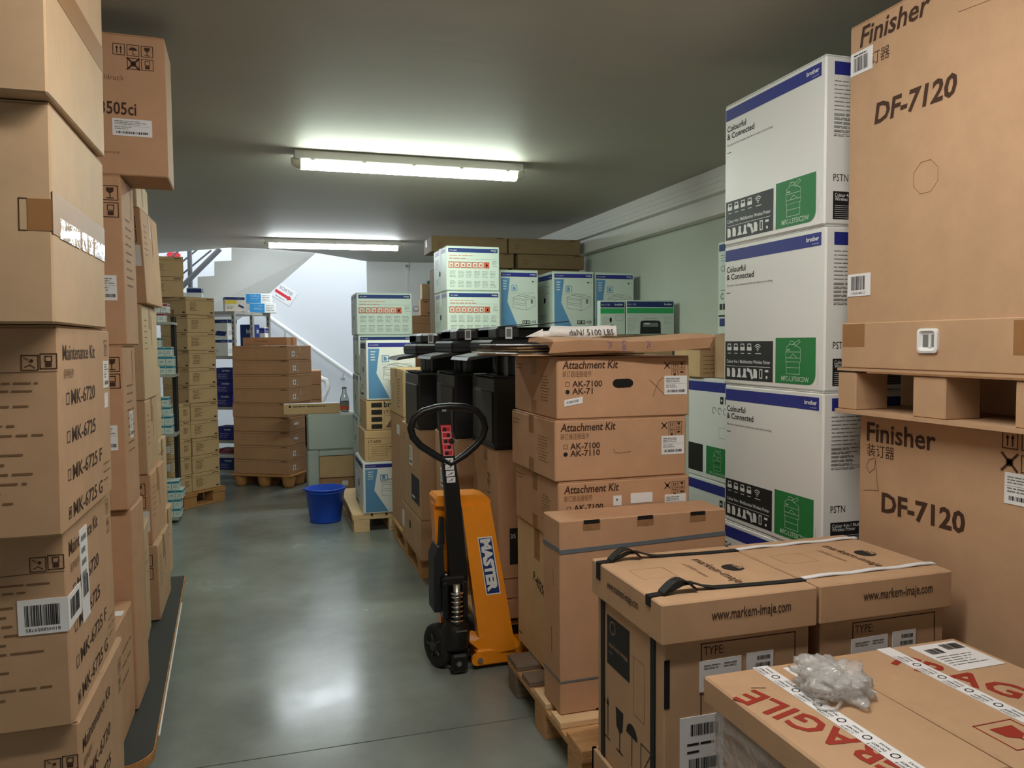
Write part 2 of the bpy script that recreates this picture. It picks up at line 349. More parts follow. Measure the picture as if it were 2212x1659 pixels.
# ------------------------------------------------------------------ fluorescent lamps
def lamp(x,y,l,strength,rgb,label,rot=0):
    gm=glow(strength,rgb); t=thing('ceiling_lamp',label,'lamp',(x,y,CH),rot,'fluorescent ceiling lamps'); h=l/2
    mb=MB(); mb.box(-h+.01,h-.01,-.062,.062,-.058,-.001,'lamp_housing',.006); mb.obj('housing',t)
    mb=MB(); prof=[(-.05,-.046),(.05,-.046),(.052,-.07),(.04,-.098),(.018,-.108),(-.018,-.108),(-.04,-.098),(-.052,-.07)]
    mb.ring_sweep([[(xx,a*k,-.046+(b+.046)*k) for a,b in prof] for xx,k in ((-h+.05,1),(h-.05,1))],gm); mb.obj('diffuser',t)
    for sg in (-1,1):
        mb=MB(); mb.ring_sweep([[(sg*xx,a*k,-.046+(b+.046)*k) for a,b in prof] for xx,k in ((h-.0495,1.02),(h-.02,.92),(h+.005,.6),(h+.01,.2))],'lamp_clear'); mb.obj('end_cap',t)
    for i in range(5):
        xx=-h+.12+(l-.24)*i/4
        mb=MB(); mb.box(xx-.012,xx+.012,-.06,-.054,-.062,-.02,'steel',.002); mb.obj('clip',t)
lamp(.90,5.118,1.50,LAMP_NEAR,(240,255,238),'long glowing fluorescent lamp nearest on the ceiling',0)
lamp(.72,9.30,1.54,LAMP_FAR,(240,250,255),'smaller looking fluorescent lamp far back near the stair',R(-2.5))
lamp(.66,1.32,1.50,LAMP_BACK,(255,249,240),'fluorescent lamp on the ceiling above the viewer')

# ------------------------------------------------------------------ pallets
def pallet(label, loc, w,d, rot=0, anchor='L', m='wood', grey=(), light=(), axis='x', h=.144):
    """euro pallet, top boards along axis"""
    t=thing('wooden_pallet',label,'pallet',loc,R(rot),'wooden pallets'); a=0 if anchor=='L' else -w
    def bx(name,u0,u1,v0,v1,z0,z1,mm):
        mb=MB()
        if axis=='x': mb.box(a+u0,a+u1,v0,v1,z0,z1,mm,.002)
        else: mb.box(a+v0,a+v1,u0,u1,z0,z1,mm,.002)
        mb.obj(name,t)
    Lx,Ly=(w,d) if axis=='x' else (d,w)
    ws=[.145,.1,.145,.1,.145]; gap=(Ly-sum(ws))/4; y=0
    for i,b in enumerate(ws):
        mm='wood_grey' if i in grey else ('wood_light' if i in light else m); bx('deck_board',0,Lx,y,y+b,h-.022,h,mm); y+=b+gap
    for x in (0,Lx/2-.0725,Lx-.145): bx('stringer_board',x,x+.145,0,Ly,h-.044,h-.0225,m)
    for y in (0,Ly/2-.0725,Ly-.145):
        mm='wood_grey' if (grey and y>Ly*.6) else m
        for x in (0,Lx/2-.0725,Lx-.145): bx('block',x,x+.145,y+.01,y+.135,.022,h-.0445,mm)
        bx('bottom_board',0,Lx,y+.01,y+.135,0,.0215,mm)
    return t

# ------------------------------------------------------------------ LEFT BANK: tall carton stacks
ZP=.146
pallet('pallet under the nearest left carton stack at the picture edge',(-.455,1.93,0),.8,.6,0,'R')
def kit_front(f, seed):
    f.icon('sun',f.W-.071,.365,.032,'ink_brown'); f.icon('stack',f.W-.035,.368,.032,'ink_brown')
    f.line([(f.W-.26,.357),(f.W-.002,.362)],.0012,'ink_brown')
    f.para(f.W-.28,.335,.27,2,.017,'ink_faint',.004,seed=seed); f.para(f.W-.28,.285,.25,11,.021,'ink_faint',.0045,.5,seed=seed+1)
def kit_side(f):
    f.text('Maintenance Kit',.035,.385,.05,'ink_brown',fit=.33,bold=.005); f.text('保养组件',.04,.345,.024,'ink_faint')
    for i,t in enumerate(('MK-6720','MK-6725','MK-6725 F','MK-6725 G')):
        v=.285-.087*i; f.frame(.06,v,.085,v+.024,.003,'ink_brown'); f.text(t,.105,v-.004,.05,'ink_brown',bold=.008,fit=.036*len(t))
        if i==3: f.rect(.066,v+.005,.079,v+.019,'ink_brown')
    f.icon('up',f.W-.075,.39,.04,'ink_faint'); f.icon('glass',f.W-.075,.335,.04,'ink_faint'); f.para(f.W-.11,.09,.09,3,.022,'ink_faint',.004,seed=4)
zA=[ZP,.627,1.084,1.548,2.003]; hA=[.479,.455,.462,.452,.52]
YA=[2.01,1.987,1.922,1.842,1.79]; XA=[-.457,-.457,-.449,-.43,-.415]
tA=['lowest carton of the nearest left stack, cut by the picture bottom','kit carton with a big barcode label folded round its corner, left edge','kit carton with four clean tick-box lines, middle of nearest left stack','carton with shiny crinkled clear tape, above the kit cartons at left','topmost carton of the nearest left stack, brown tape running down its side']
for i in range(5):
    c=Carton('cardboard_carton',tA[i],.56,.56,hA[i],(XA[i],YA[i],zA[i]),0.6*(i%2),'R','kraft' if i<3 else 'kraft_pale','nearest left carton stack',lean=(-.004 if i==1 else .006,0))
    if i<3: kit_front(c.F,i*3+1); kit_side(c.Rt)
    if i==1:
        c.sticker('F',.46,.222,.5598,.302,bar_label('810458859785',True)); c.sticker('R',-.0006,.224,.13,.30,bar_label())
        c.sticker('R',.142,.19,.225,.42,lambda g:(g.barcode(.01,.06,.06,.05),g.para(.01,.2,.06,4,.03,'ink_grey')),skew=.0)
    if i==2: c.sticker('R',.47,.30,.53,.375,ship_label); c.sticker('R',.48,.245,.52,.285)
    if i==3:
        c.tape('F',.515,.19,.5595,.255); c.sticker('R',.0,.185,.558,.272,None,'tape_brown','packing_tape',.0003); [c.sticker('R',a,.182,b,.226,None,'tape_clear','clear_tape',.0008) for a,b in ((.06,.25),(.275,.33),(.345,.40),(.42,.555))]
        c.F.line([(.514,.19),(.5,.19),(.5,.255),(.514,.255)],.002,'ink_brown')
    if i==4: c.tape('R',.0,.22,.558,.285); c.tape('F',.51,.45,.5595,.51)
    c.done()
# box lying on top of the next stack
c=Carton('cardboard_carton','carton with model number 3505ci perched on top, overhanging the left aisle',.5,.26,.5,(-.347,3.15,2.114),2,'R','kraft_warm')
g=c.F
for i,k in enumerate(('up','rain','glass')): g.icon(k,.33+.046*i,.425,.038)
for i,k in enumerate(('hand','stack')): g.icon(k,.376+.046*i,.378,.038)
g.text('Originaldruck',.22,.335,.026,'ink_faint'); g.text('TASK 3505ci',.155,.215,.062,'ink_brown',bold=.018,fit=.245); g.text('Made in Germany',.22,.075,.017,'ink_faint')
c.sticker('F',.32,.14,.45,.2,ship_label); c.done()
zC=[.15,.905,1.503]; hC=[.752,.594,.607]
for i in range(3):
    c=Carton('cardboard_carton','tall narrow carton %s of the second left stack behind the kit cartons'%('at the bottom','in the middle','at the top')[i],.5,.27,hC[i],(-.505+(.004,-.004,.005)[i],(3.13,3.10,3.125)[i],zC[i]),0,'R','kraft_warm','second left carton stack',lean=(-.004,0))
    if i:
        c.F.icon('glass',.44,hC[i]-.09,.05); c.F.icon('stack',.44,hC[i]-.15,.05); c.sticker('F',.425,.28-.06*i,.475,.37-.06*i,ship_label)
        c.Rt.para(.06,hC[i]-.15,.14,9,.03,'ink_faint',.006,seed=i); c.Rt.line([(.2,hC[i]-.02),(.2,hC[i]-.13)],.006,'ink_faint')
        if i==1: c.sticker('R',.10,.25,.16,.35,ship_label)
    c.done()
c=Carton('cardboard_carton','low carton standing on the black platform, nearest at lower left',.42,.32,.42,(-.51,2.79,.15),0,'R','kraft_warm'); c.tape('T',.19,0,.24,.32,'tape_brown'); c.sticker('T',.38,.15,.415,.2); c.Rt.para(.08,.3,.2,3,.05,'ink_faint',.008); c.done()
c=Carton('cardboard_carton','wide worn carton on the black platform between the two left stacks',.4,.63,.53,(-.540,3.438,.15),4,'R','kraft_pale')
for i in range(6): c.Rt.para(.06+.09*i,.46-.06*(i%3),.05,2,.05,'ink_faint',.008,seed=i)
c.sticker('R',.2,.46,.24,.5); c.done()
zD=[.15,.524,.874,1.234,1.704,2.164]; hD=[.372,.348,.358,.468,.458,.16]
xD=[-.552,-.577,-.588,-.592,-.568,-.60]
for i in range(6):
    c=Carton('cardboard_carton','carton %s in the third left stack on the black platform'%nth(i,6),.5,.5,hD[i],(xD[i],4.14+.012*(i%2),zD[i]),(1,0,1.5,0,-1,2)[i],'R',('kraft','kraft_warm','kraft','kraft_pale','kraft_warm','kraft_pale')[i],'third left carton stack',lean=((-.004,0) if i!=4 else (-.02,0)))
    if i in (0,1,4): c.F.icon('glass',.42,hD[i]-.1,.055); c.F.icon('stack',.42,hD[i]-.165,.055)
    if i in (1,4): c.sticker('F',.45,hD[i]-.28,.49,hD[i]-.18)
    if i<5: c.Rt.para(.06,hD[i]-.08,.1,6,.028,'ink_faint',.005,seed=i); c.Rt.line([(.3,hD[i]-.05),(.3,hD[i]-.2)],.008,'ink_faint')
    c.tape('R',.22,hD[i]-.12,.27,hD[i]-.002); c.done()
zE=[.15,.55,.962,1.377,1.80]; hE=[.398,.41,.413,.42,.36]
for i in range(5):
    c=Carton('cardboard_carton','carton %s of the fourth left stack, last one before the metal rack'%nth(i,5),.5,.42,hE[i],((-.602,-.622,-.643,-.655,-.662)[i],4.70,zE[i]),0,'R','kraft_pale','fourth left carton stack'); c.Rt.para(.1,hE[i]-.08,.2,3,.04,'ink_faint',.006,seed=i); c.tape('R',.2,hE[i]-.1,.25,hE[i]-.002); c.done()
# black topped platform with plywood edge
t=thing('platform_trolley','black topped plywood platform under the left carton stacks','platform',(-.40,2.72,0),R(3))
def plat(z0,z1,m,name,e=0):
    mb=MB(); pts=[(-.9,0)]+[(-.10+.1*math.sin(a*math.pi/16)-(0),.10-.1*math.cos(a*math.pi/16)) for a in range(9)]+[(0,2.2),(-.9,2.2)]
    pts=[(x-(e if x>-.2 else 0),y+(e if y<.2 else 0)) for x,y in pts]; mb.prism(pts,lambda u,v,w:(u,v,z0+w),z1-z0,m); return mb.obj(name,t)
plat(.118,.1465,'plywood_edge','plywood_board'); plat(.1467,.1485,'platform_black','black_cover',.004)
for x,y in ((-.75,.2),(-.12,.22),(-.75,1.95),(-.12,1.95)):
    mb=MB(); mb.tube([(x-.015,y,.045),(x+.015,y,.045)],.045,'black_rubber',16); mb.box(x-.03,x+.03,y-.03,y+.03,.092,.1175,'steel'); mb.obj('caster',t)
# white edge strip
mb=MB(); mb.tube([(.004,.2,.14),(.004,1.0,.14),(.004,1.7,.14)],.004,'print_white',6); mb.obj('edge_strip',t)

# toner rack at the left wall
XR,YR=-.782,7.1
t=thing('metal_shelf','grey metal rack of small toner boxes behind the left carton stacks','shelf',(XR,YR,0))
for z in (.045,.755,1.255,1.695):
    mb=MB(); mb.box(-.83,0,0,.34,z-.02,z,'shelf_zinc'); mb.obj('shelf_board',t)
for x,y in ((-.83,0),(-.04,0.21),(-.83,.31),(-.04,.31)):
    mb=MB(); mb.box(x-.001,x+.031,y-.003,y+.03,0,1.75,'shelf_zinc' if x<-.5 else 'black_metal'); mb.obj('post',t)
def small(name,label,group,x,y,z,w,d,h,band,body='board_mint',rot=0):
    c=Carton(name,label,w,d,h-.001,(x,y,z),rot,'R',body,group,flaps=False,ch=.0015)
    for f in (c.F,c.Rt):
        f.rect(.002,f.H*.70,f.W-.002,f.H*.93,band); f.line([(f.W*.3,f.H*.45),(f.W*.7,f.H*.45)],f.H*.06,'ink_grey'); f.para(f.W*.2,f.H*.25,f.W*.6,1,f.H*.1,'ink_grey',f.H*.05)
    c.done()
PN=['rightmost','second from the right','third from the right','fourth from the right']
def rowset(z,rows,band,desc,where,cat_group):
    for r,n in enumerate(rows):
        nm=('bottom row' if r==0 else 'top row' if r==len(rows)-1 else ('second row','third row','fourth row')[r-1])
        for i in range(n[0]):
            small('toner_box','small %s box, %s, %s on the %s shelf'%(desc,PN[i],nm,where),cat_group,XR-.084-i*.0605+n[1],YR+.032,z+.001+.078*r,.058,.16,.077,band,'board_mint' if band!='print_crimson' else 'board_white')
rowset(1.695,[(3,.02),(3,.045)],'print_crimson','red striped','top left rack','red striped toner boxes')
rowset(1.255,[(4,.075),(4,.075),(4,.065),(3,-.02)],'print_teal','teal striped','upper left rack','teal striped toner boxes')
rowset(.755,[(4,.05),(4,.05),(3,.04),(4,.03),(2,-.05)][:5],'print_teal','teal striped','middle left rack','teal striped toner boxes')
rowset(.045,[(3,.10),(3,.10),(3,.12),(3,.09)],'print_teal','teal striped','lowest left rack','teal striped toner boxes')

# stack of flat tan cartons on a turned pallet (left back)
pallet('pallet under the tall stack of flat tan cartons at left back',(-.455,8.00,0),.8,.74,45,'R','wood_pressed')
XF,YF=-.722,7.767
for i in range(11):
    h=.1636; dx=(i*7%5-2)*.004
    c=Carton('flat_carton','flat tan carton %s in the tall left back stack'%nth(i,11),.315,.37,h-.002,(XF+dx*.7-.0012*i,YF+dx,.146+i*h),45+dx*200,'L','kraft_yellow','flat tan cartons at left back',ch=.003)
    for f in (c.F,c.L):
        f.line([(.004,h*.8),(f.W-.004,h*.8)],.003,'ink_faint'); f.rect(f.W-.09,h*.88,f.W-.02,h*.92,'ink_brown'); f.rect(f.W-.05,h*.09,f.W-.02,h*.17,'ink_brown')
    c.F.para(.04,h*.66,.09,6,.014,'ink_faint',.006,seed=i); c.tape('L',.16,.001,.2,.05); c.done()
for i in range(2):
    c=Carton('flat_carton','flat tan carton, %s of the pair topping the left back stack'%('lower','upper')[i],.40,.3,.185,(-.772+.006*i,7.90,1.947+i*.187),6,'R','kraft_yellow','flat tan cartons at left back',ch=.003)
    c.F.line([(.1,.155),(.38,.15)],.003,'ink_faint'); c.F.para(.16,.11,.08,4,.018,'ink_faint',.006); c.F.rect(.32,.165,.38,.172,'ink_brown'); c.done()
for i in range(5):
    h=.165
    c=Carton('flat_carton','taped labelled carton, %s of five beside the left back stack'%nth(i,5),.335,.36,h-.002,(-.730,7.748,.146+i*h),43,'R','kraft_yellow','taped cartons at left back',ch=.003)
    c.F.line([(.01,h*.8),(.33,h*.8)],.003,'ink_faint'); c.tape('F',.17,h*.7,.21,h-.004); c.tape('F',.17,.002,.21,.05); c.sticker('F',.055,.06,.11,.125); c.F.para(.12,.12,.05,5,.018,'print_white',.007); c.F.rect(.26,h*.88,.32,h*.92,'ink_brown'); c.F.para(.26,h*.6,.05,5,.012,'ink_faint',.006); c.done()

# slotted steel rack under the stair
RX,RY,RA=-.39,9.2,-30
def rk(u,v): a=R(RA); return RX+u*math.cos(a)-v*math.sin(a), RY+u*math.sin(a)+v*math.cos(a)
t=thing('metal_shelf','slotted steel rack with chipboard shelves under the stair','shelf',(RX,RY,0),R(RA))
for z in (.10,.435,.81,1.373,1.872):
    mb=MB(); mb.box(-.9,0,.0,.37,z-.03,z,'shelf_zinc'); mb.box(-.9,0,.385,.76,z-.03,z,'shelf_zinc'); mb.box(-.885,-.012,.012,.75,z-.012,z+.002,'kraft_warm' if z>1.8 else 'shelf_zinc'); mb.obj('shelf_board',t)
for x in (-.9,-.03):
    for y in (0,.37,.73):
        mb=MB(); mb.box(x,x+.034,y-.002,y+.003,0,1.874,'shelf_zinc'); mb.box(x+.030,x+.034,y,y+.034,0,1.874,'shelf_zinc')
        for k in range(30): mb.box(x+.012,x+.021,y-.0028,y-.0019,.05+k*.06,.08+k*.06,'hole_dark')
        mb.obj('post',t)
def rbox(label,u,v,z,w,d,h,rot,anchor='L',band='print_navy',body='board_white',full=None,group='printer supply boxes on the steel rack',abs_=None):
    x,y=abs_ or rk(u,v)
    c=Carton('supply_box',label,w,d,h-.002,(x,y,z),rot,anchor,full or body,group,flaps=False,ch=.002)
    for f in (c.F,c.L,c.Rt):
        if full: f.text('brother',f.W*.45,f.H*.72,f.H*.22,'print_white',fit=f.W*.4,bold=.02); f.para(f.W*.2,f.H*.45,f.W*.55,3,f.H*.14,'print_violet',f.H*.06)
        else: f.rect(.003,f.H*.8,f.W-.003,f.H*.97,band); f.text('brother',f.W*.6,f.H*.84,f.H*.1,'print_white',bold=.02); f.para(f.W*.1,f.H*.35,f.W*.35,3,f.H*.08,'ink_grey',f.H*.03)
    return c
c=rbox('white toner box with yellow band on top of the steel rack',0,0,1.875,.215,.2,.165,8,abs_=(-.487,9.33)); c.F.rect(.005,.085,.125,.125,'print_yellow'); c.L.rect(.01,.085,.19,.125,'print_yellow'); c.F.poly([(.14,.06),(.2,.03),(.2,.055),(.15,.08)],'print_navy'); c.done()
for i,(x,z,w) in enumerate(((-.235,1.875,.29),(-.272,1.988,.285))):
    c=Carton('supply_box','%s of two light blue boxes atop the steel rack, right end'%('lower','upper')[i],w,.16,.111,(x,9.72+.01*i,z),-4,'L','board_white','printer supply boxes on the steel rack',flaps=False,ch=.002)
    c.F.rect(.002,.002,w*.58,.109,'print_sky'); c.F.para(w*.62,.085,w*.33,4,.02,'ink_grey',.005); c.F.text('brother',.05,.075,.03,'print_white',fit=.1,bold=.02); c.F.para(.05,.05,.1,2,.018,'print_white',.006); c.L.rect(.002,.002,.158,.109,'print_navy'); c.done()
rbox('white box with navy band peeking over the tan cartons at rack top left',0,0,1.875,.16,.2,.28,0,abs_=(-.905,9.62)).done()
rbox('lower white and navy box, second shelf of the steel rack, left of post',-.30,.015,1.377,.20,.2,.19,RA+4).done()
c=rbox('upper grey box with navy toner picture, second shelf of the steel rack',-.31,.02,1.569,.21,.2,.22,RA+2); c.F.poly([(.05,.04),(.18,.03),(.2,.08),(.08,.09)],'print_navy'); c.done()
rbox('dark blue box behind the front post on the second rack shelf',-.19,.42,1.377,.18,.12,.36,RA,full='print_navy').done()
rbox('violet and white box at the open right end of the rack',-.15,.655,1.377,.14,.08,.33,RA,band='print_blue').done()
for i in range(3): rbox('dark blue box %s of three on the middle rack shelf'%('lowest','in the middle','topmost')[i],-.30+.01*i,.02,.814+.145*i,.24,.2,.143,RA,full='print_blue').done()
rbox('single blue box on the fourth rack shelf, low beside brown stack',-.27,.02,.439,.22,.2,.15,RA,full='print_blue').done()
rbox('blue box on the lowest rack shelf near the floor',-.27,.02,.104,.22,.2,.13,RA,full='print_navy').done()
rbox('flat grey box on the lowest rack shelf above the blue box',-.26,.03,.236,.2,.18,.05,RA,band='ink_grey').done()
rbox('flat dark red box near the lowest rack shelf',-.26,.035,.288,.18,.17,.05,RA,full='print_crimson').done()

# brown stack on a moulded pallet
t=thing('moulded_pallet','round footed pressed wood pallet under the long brown cartons','pallet',(.152,8.459,0),R(-30))
mb=MB(); mb.box(-.68,.03,-.03,.52,.115,.138,'wood_pressed',.006); mb.obj('deck',t)
for x in (-.6,-.32,-.04):
    for y in (.05,.25,.45):
        mb=MB(); mb.lathe([(0,0),(.05,0),(.062,.03),(.075,.1145)],'wood_pressed',(x,y,0),16); mb.obj('foot',t)
for i in range(9):
    h=.15; dx=(i*5%4-1.5)*.004; big=i>=5
    c=Carton('long_carton','long brown carton %s of the stack on the moulded pallet'%nth(i,9),.645,.50 if big else .48,h-.002,(.152+dx+(.012 if big else 0),8.459+dx,.14+i*h),-30+dx*100,'R','kraft_brown','long brown cartons',ch=.003)
    c.F.line([(.01,h*.86),(.63,h*.86)],.003,'ink_faint'); c.F.rect(.55,h*.9,.62,h*.94,'ink_brown'); c.Rt.line([(.01,h*.84),(.45,h*.84)],.003,'ink_faint')
    c.sticker('R',.08,.035,.14,.09,lambda g:g.disc(.03,.028,.015,'ink_grey')) if i not in (2,3) else c.sticker('R',.1,.06,.19,.085,skew=-.01 if i==2 else 0)
    c.Rt.rect(.17,.03,.2,.038,'print_white')
    if i in (5,8): c.sticker('R',.24,.07,.26,.14,None,'tape_clear','clear_tape')
    c.done()
c=Carton('long_carton','smaller flat brown carton lying on top of the long brown cartons',.52,.22,.088,(.155,8.68,1.491),-30,'R','kraft_brown',ch=.003); c.tape('R',.09,.001,.14,.086); c.F.rect(.15,.045,.3,.052,'ink_faint'); c.done()
for i,(z,h) in enumerate(((0.0,.86),(.862,.17),(1.034,.165))):
    c=Carton('cardboard_carton','brown carton behind the long stack, %s, beside curved white rail'%('at the floor','lower of the visible two','upper of the visible two')[i],.36,.4,h-.002,(.545,9.36,z),0,'R','kraft_warm','cartons behind the long brown stack'); c.tape('F',.1,.001,.16,h*.4); c.done()
# grey cabinet, long carton, bottle, bucket
t=thing('office_cabinet','pale grey machine cabinet standing behind the blue bucket','cabinet',(.315,8.0,0))
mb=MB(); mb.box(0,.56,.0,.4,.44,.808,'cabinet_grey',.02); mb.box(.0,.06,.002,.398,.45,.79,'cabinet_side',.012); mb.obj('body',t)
mb=MB(); mb.box(.004,.115,.01,.39,0,.438,'cabinet_grey',.012); mb.obj('leg',t)
mb=MB(); mb.box(.46,.556,.01,.39,0,.438,'cabinet_grey',.012); mb.obj('leg',t)
mb=MB(); mb.box(.116,.459,.01,.39,.385,.438,'cabinet_grey',.004); mb.obj('cross_rail',t)
c=Carton('cardboard_carton','dark carton pushed under the grey cabinet near the floor',.34,.3,.158,(.433,8.045,0),0,'L','kraft_brown'); c.sticker('F',.22,.07,.28,.12); c.done()
c=Carton('cardboard_carton','plain cardboard piece in the opening of the grey cabinet',.34,.26,.22,(.433,8.025,.16),0,'L','kraft_yellow',flaps=False); c.done()
c=Carton('long_flat_carton','long flat carton resting across the grey cabinet top, beside the bottle',.545,.12,.1,(.10,8.03,.8095),0,'L','kraft_yellow',ch=.002); c.Tp.rect(.004,.004,.541,.116,'paper'); c.F.disc(.06,.075,.012,'ink',8); c.F.para(.09,.07,.12,1,.015,'ink_brown',.008); c.F.para(.22,.07,.2,1,.015,'ink_brown',.008); c.done()
t=thing('glass_bottle','clear glass bottle with a printed label on the grey cabinet','bottle',(.705,8.2,.809))
mb=MB(); mb.lathe([(0,.001),(.043,.001),(.046,.01),(.046,.12),(.040,.15),(.024,.19),(.020,.22),(.023,.235),(.023,.25),(.018,.25),(.017,.22),(.021,.19),(.037,.15),(.043,.12),(.043,.012),(0,.006)],'bottle_glass'); mb.obj('body',t)
mb=MB(); mb.lathe([(.0468,.02),(.0468,.06)],'ink_orange'); mb.lathe([(.0468,.06),(.0468,.105)],'ink_grey'); mb.obj('label_print',t)
t=thing('bucket','bright blue plastic bucket on the floor','bucket',(.408,6.79,0))
mb=MB(); mb.lathe([(0,.006),(.122,.006),(.122,0),(.128,0),(.130,.012),(.164,.275),(.172,.277),(.172,.287),(.158,.288),(.125,.02),(0,.014)],'bucket_blue',n=36); mb.prism([(-.162,-.04),(-.187,0),(-.162,.04)],lambda u,v,e:(u,v,.277+e),.008,'bucket_blue'); mb.obj('body',t)
mb=MB(); mb.tube([(.165*math.cos(a),.165*math.sin(a)-.012,.272-.012*math.sin(a-math.pi)) for a in [math.pi*(1+k/12) for k in range(13)]],.004,'bucket_blue',6); mb.obj('handle',t)

# ------------------------------------------------------------------ printed printer boxes
def band(f,v0,v1,m='print_blue',u0=.02,u1=.97,name='brother',left=None):
    W,H=f.W,f.H; f.rect(W*u0,H*v0,W*u1,H*v1,m); b=H*(v1-v0)
    if name: f.text(name,W*u1-b*.25,H*v0+b*.42,b*.46,'print_white',bold=.03,al='R',e=.0015); f.text('at your side',W*u1-b*.3,H*v0+b*.15,b*.15,'print_white',al='R',e=.0015)
    if left: f.text(left,W*u0+b*.4,H*v0+b*.35,b*.38,'print_white',e=.0015)
def printer_sketch(f,u,v,s,m,w):
    P=lambda pts:f.line([(u+a*s,v+b*s) for a,b in pts],w,m,e=.0016)
    P([(0,.0),(0,.42),(.42,.56),(1,.45),(1,.08),(.6,-.1),(0,.0)]); P([(0,.42),(.6,.34),(1,.45)]); P([(.6,.34),(.6,-.1)]); P([(.04,.36),(.56,.28),(.56,.16),(.04,.22),(.04,.36)]); P([(.3,.5),(.72,.42)]); P([(.2,.52),(.62,.43)])
    P([(0,.16),(.58,.08)]); f.rect(u+.8*s,v+.18*s,u+.9*s,v+.36*s,'ink_grey',.0015)
def mfp_sketch(f,u,v,s,m,w):
    P=lambda pts,c=False:f.line([(u+a*s,v+b*s) for a,b in pts],w,m,c,e=.0016)
    P([(.05,.02),(.95,.02),(.95,.55),(.05,.55)],True); P([(.0,.55),(1,.55),(1,.98),(0,.98)],True); P([(.05,.98),(.03,1.18),(.25,1.32),(.6,1.30),(.98,1.14),(1,.98)])
    P([(.25,1.32),(.3,1.45),(.55,1.44),(.62,1.3)]); P([(.45,1.3),(.9,1.5),(.98,1.42),(.62,1.22)]); P([(.05,.3),(.95,.3)]); P([(0,.72),(1,.72)]); P([(.3,.74),(.5,.9),(.75,.74)]); f.rect(u+.08*s,v+1.05*s,u+.28*s,v+1.10*s,m,.0016)
def wifi(f,u,v,s,m):
    for k in (1,2,3): f.line([(u+s*.17*k*math.cos(a),v+s*.17*k*math.sin(a)) for a in [math.pi*(.25+.5*i/6) for i in range(7)]],s*.08,m,e=.0016)
    f.disc(u,v,s*.07,m,8,e=.0016)
def colour_box(c,detail=True):
    f=c.L; W,H=f.W,f.H
    band(f,.885,.965,'print_blue',.015,.965)
    f.text('Colourful',W*.03,H*.805,.034,'ink',fit=W*.215,bold=.016); f.text('& Connected',W*.03,H*.752,.034,'ink',fit=W*.305,bold=.016)
    f.text('The colour of your business, with the true value of your printing.',W*.03,H*.705,.012,'ink',fit=W*.5); f.rect(W*.03,H*.655,W*.075,H*.66,'ink')
    f.rect(W*.02,H*.035,W*.54,H*.31,'print_black')
    for i in range(4):
        x=W*(.045+.075*i); f.rect(x,H*.245,x+W*.05,H*.27,'print_white',.0015); f.frame(x+W*.008,H*.262,x+W*.042,H*.29,W*.006,'print_white',.0016); f.rect(x+.004,H*.222,x+W*.045,H*.227,'print_white',.0015)
    wifi(f,W*.385,H*.245,W*.075,'print_white'); f.rect(W*.36,H*.222,W*.42,H*.227,'print_white',.0015)
    f.text('Colour 4-in-1 Multifunction Wireless Printer',W*.04,H*.155,.02,'print_white',fit=W*.475,bold=.01,e=.0015); f.rect(W*.04,H*.132,W*.515,H*.135,'print_white',.0015)
    for i in range(8):
        x=W*(.042+.06*i)
        if i in (0,1,5): f.poly([(x,H*.055),(x+W*.038,H*.055),(x+W*.038,H*.1),(x+W*.026,H*.118),(x,H*.118)],'print_white',.0015)
        elif i in (2,3): f.poly([(x-W*.006,H*.055),(x+W*.05,H*.055),(x+W*.036,H*.08),(x+W*.036,H*.118),(x+W*.01,H*.118),(x+W*.01,H*.08)],'print_white',.0015)
        elif i==4: f.line([(x,H*.11),(x+W*.03,H*.1),(x+W*.045,H*.06)],W*.022,'print_white',e=.0015)
        elif i==6: f.frame(x+.004,H*.058,x+W*.03,H*.116,W*.008,'print_white',.0016)
        else: f.rect(x,H*.1,x+W*.035,H*.115,'print_white',.0015); f.disc(x+W*.018,H*.065,W*.01,'print_white',8,e=.0015)
    g=[(W*.565,H*.035),(W*.87,H*.035)]+[(W*.87+W*.06*math.sin(a*math.pi/12),H*.035+W*.06-W*.06*math.cos(a*math.pi/12)) for a in range(1,7)]+[(W*.93,H*.33),(W*.565,H*.33)]
    f.poly(g,'print_green'); mfp_sketch(f,W*.665,H*.095,W*.135,'line_white',.0018); f.text('MFC-L3750CDW',W*.75,H*.052,.026,'line_white',fit=W*.25,al='C',bold=.01,e=.0015)
    f.line([(W*.95,H*.04),(W*.95,H*.16)],.0012,'ink_grey')
    q=c.F; w,h=q.W,q.H
    q.rect(.035,h*.885,w-.02,h*.962,'print_blue'); q.para(.035,h*.845,w*.28,13,.014,'ink_grey',.003,.35,seed=3); q.para(w*.45,h*.845,w*.28,13,.014,'ink_grey',.003,.35,seed=8)
    q.para(.035,h*.645,w*.22,6,.014,'ink_grey',.003,.3,seed=2); q.line([(.035,h*.55),(w-.02,h*.55)],.0012,'ink_grey'); q.para(.035,h*.535,w*.5,1,.01,'ink_grey',.002)
    q.text('PSTN',.035,h*.26,.036,'ink',fit=.062); q.rect(.035,h*.035,w*.75,h*.2,'print_black')
    q.text('Colour 4-in-1 Multifunction',.042,h*.168,.018,'print_white',fit=.17,bold=.01,e=.0015); q.text('Wireless Printer',.042,h*.145,.018,'print_white',fit=.1,bold=.01,e=.0015)
    for i in range(7): q.rect(.042,h*(.115-.012*i),w*.7,h*(.117-.012*i),'print_white',.0015)
zV=[.150,.735,1.319,1.903]
wV=['lowest white colour printer box of the tall right stack, mostly hidden behind cartons','white colour printer box third from top in the right stack','second white colour printer box from the top of right stack','topmost white colour printer box, near the ceiling at right']
pallet('pallet hidden below the tall white colour printer boxes at right',(1.85,2.30,0),.9,.7)
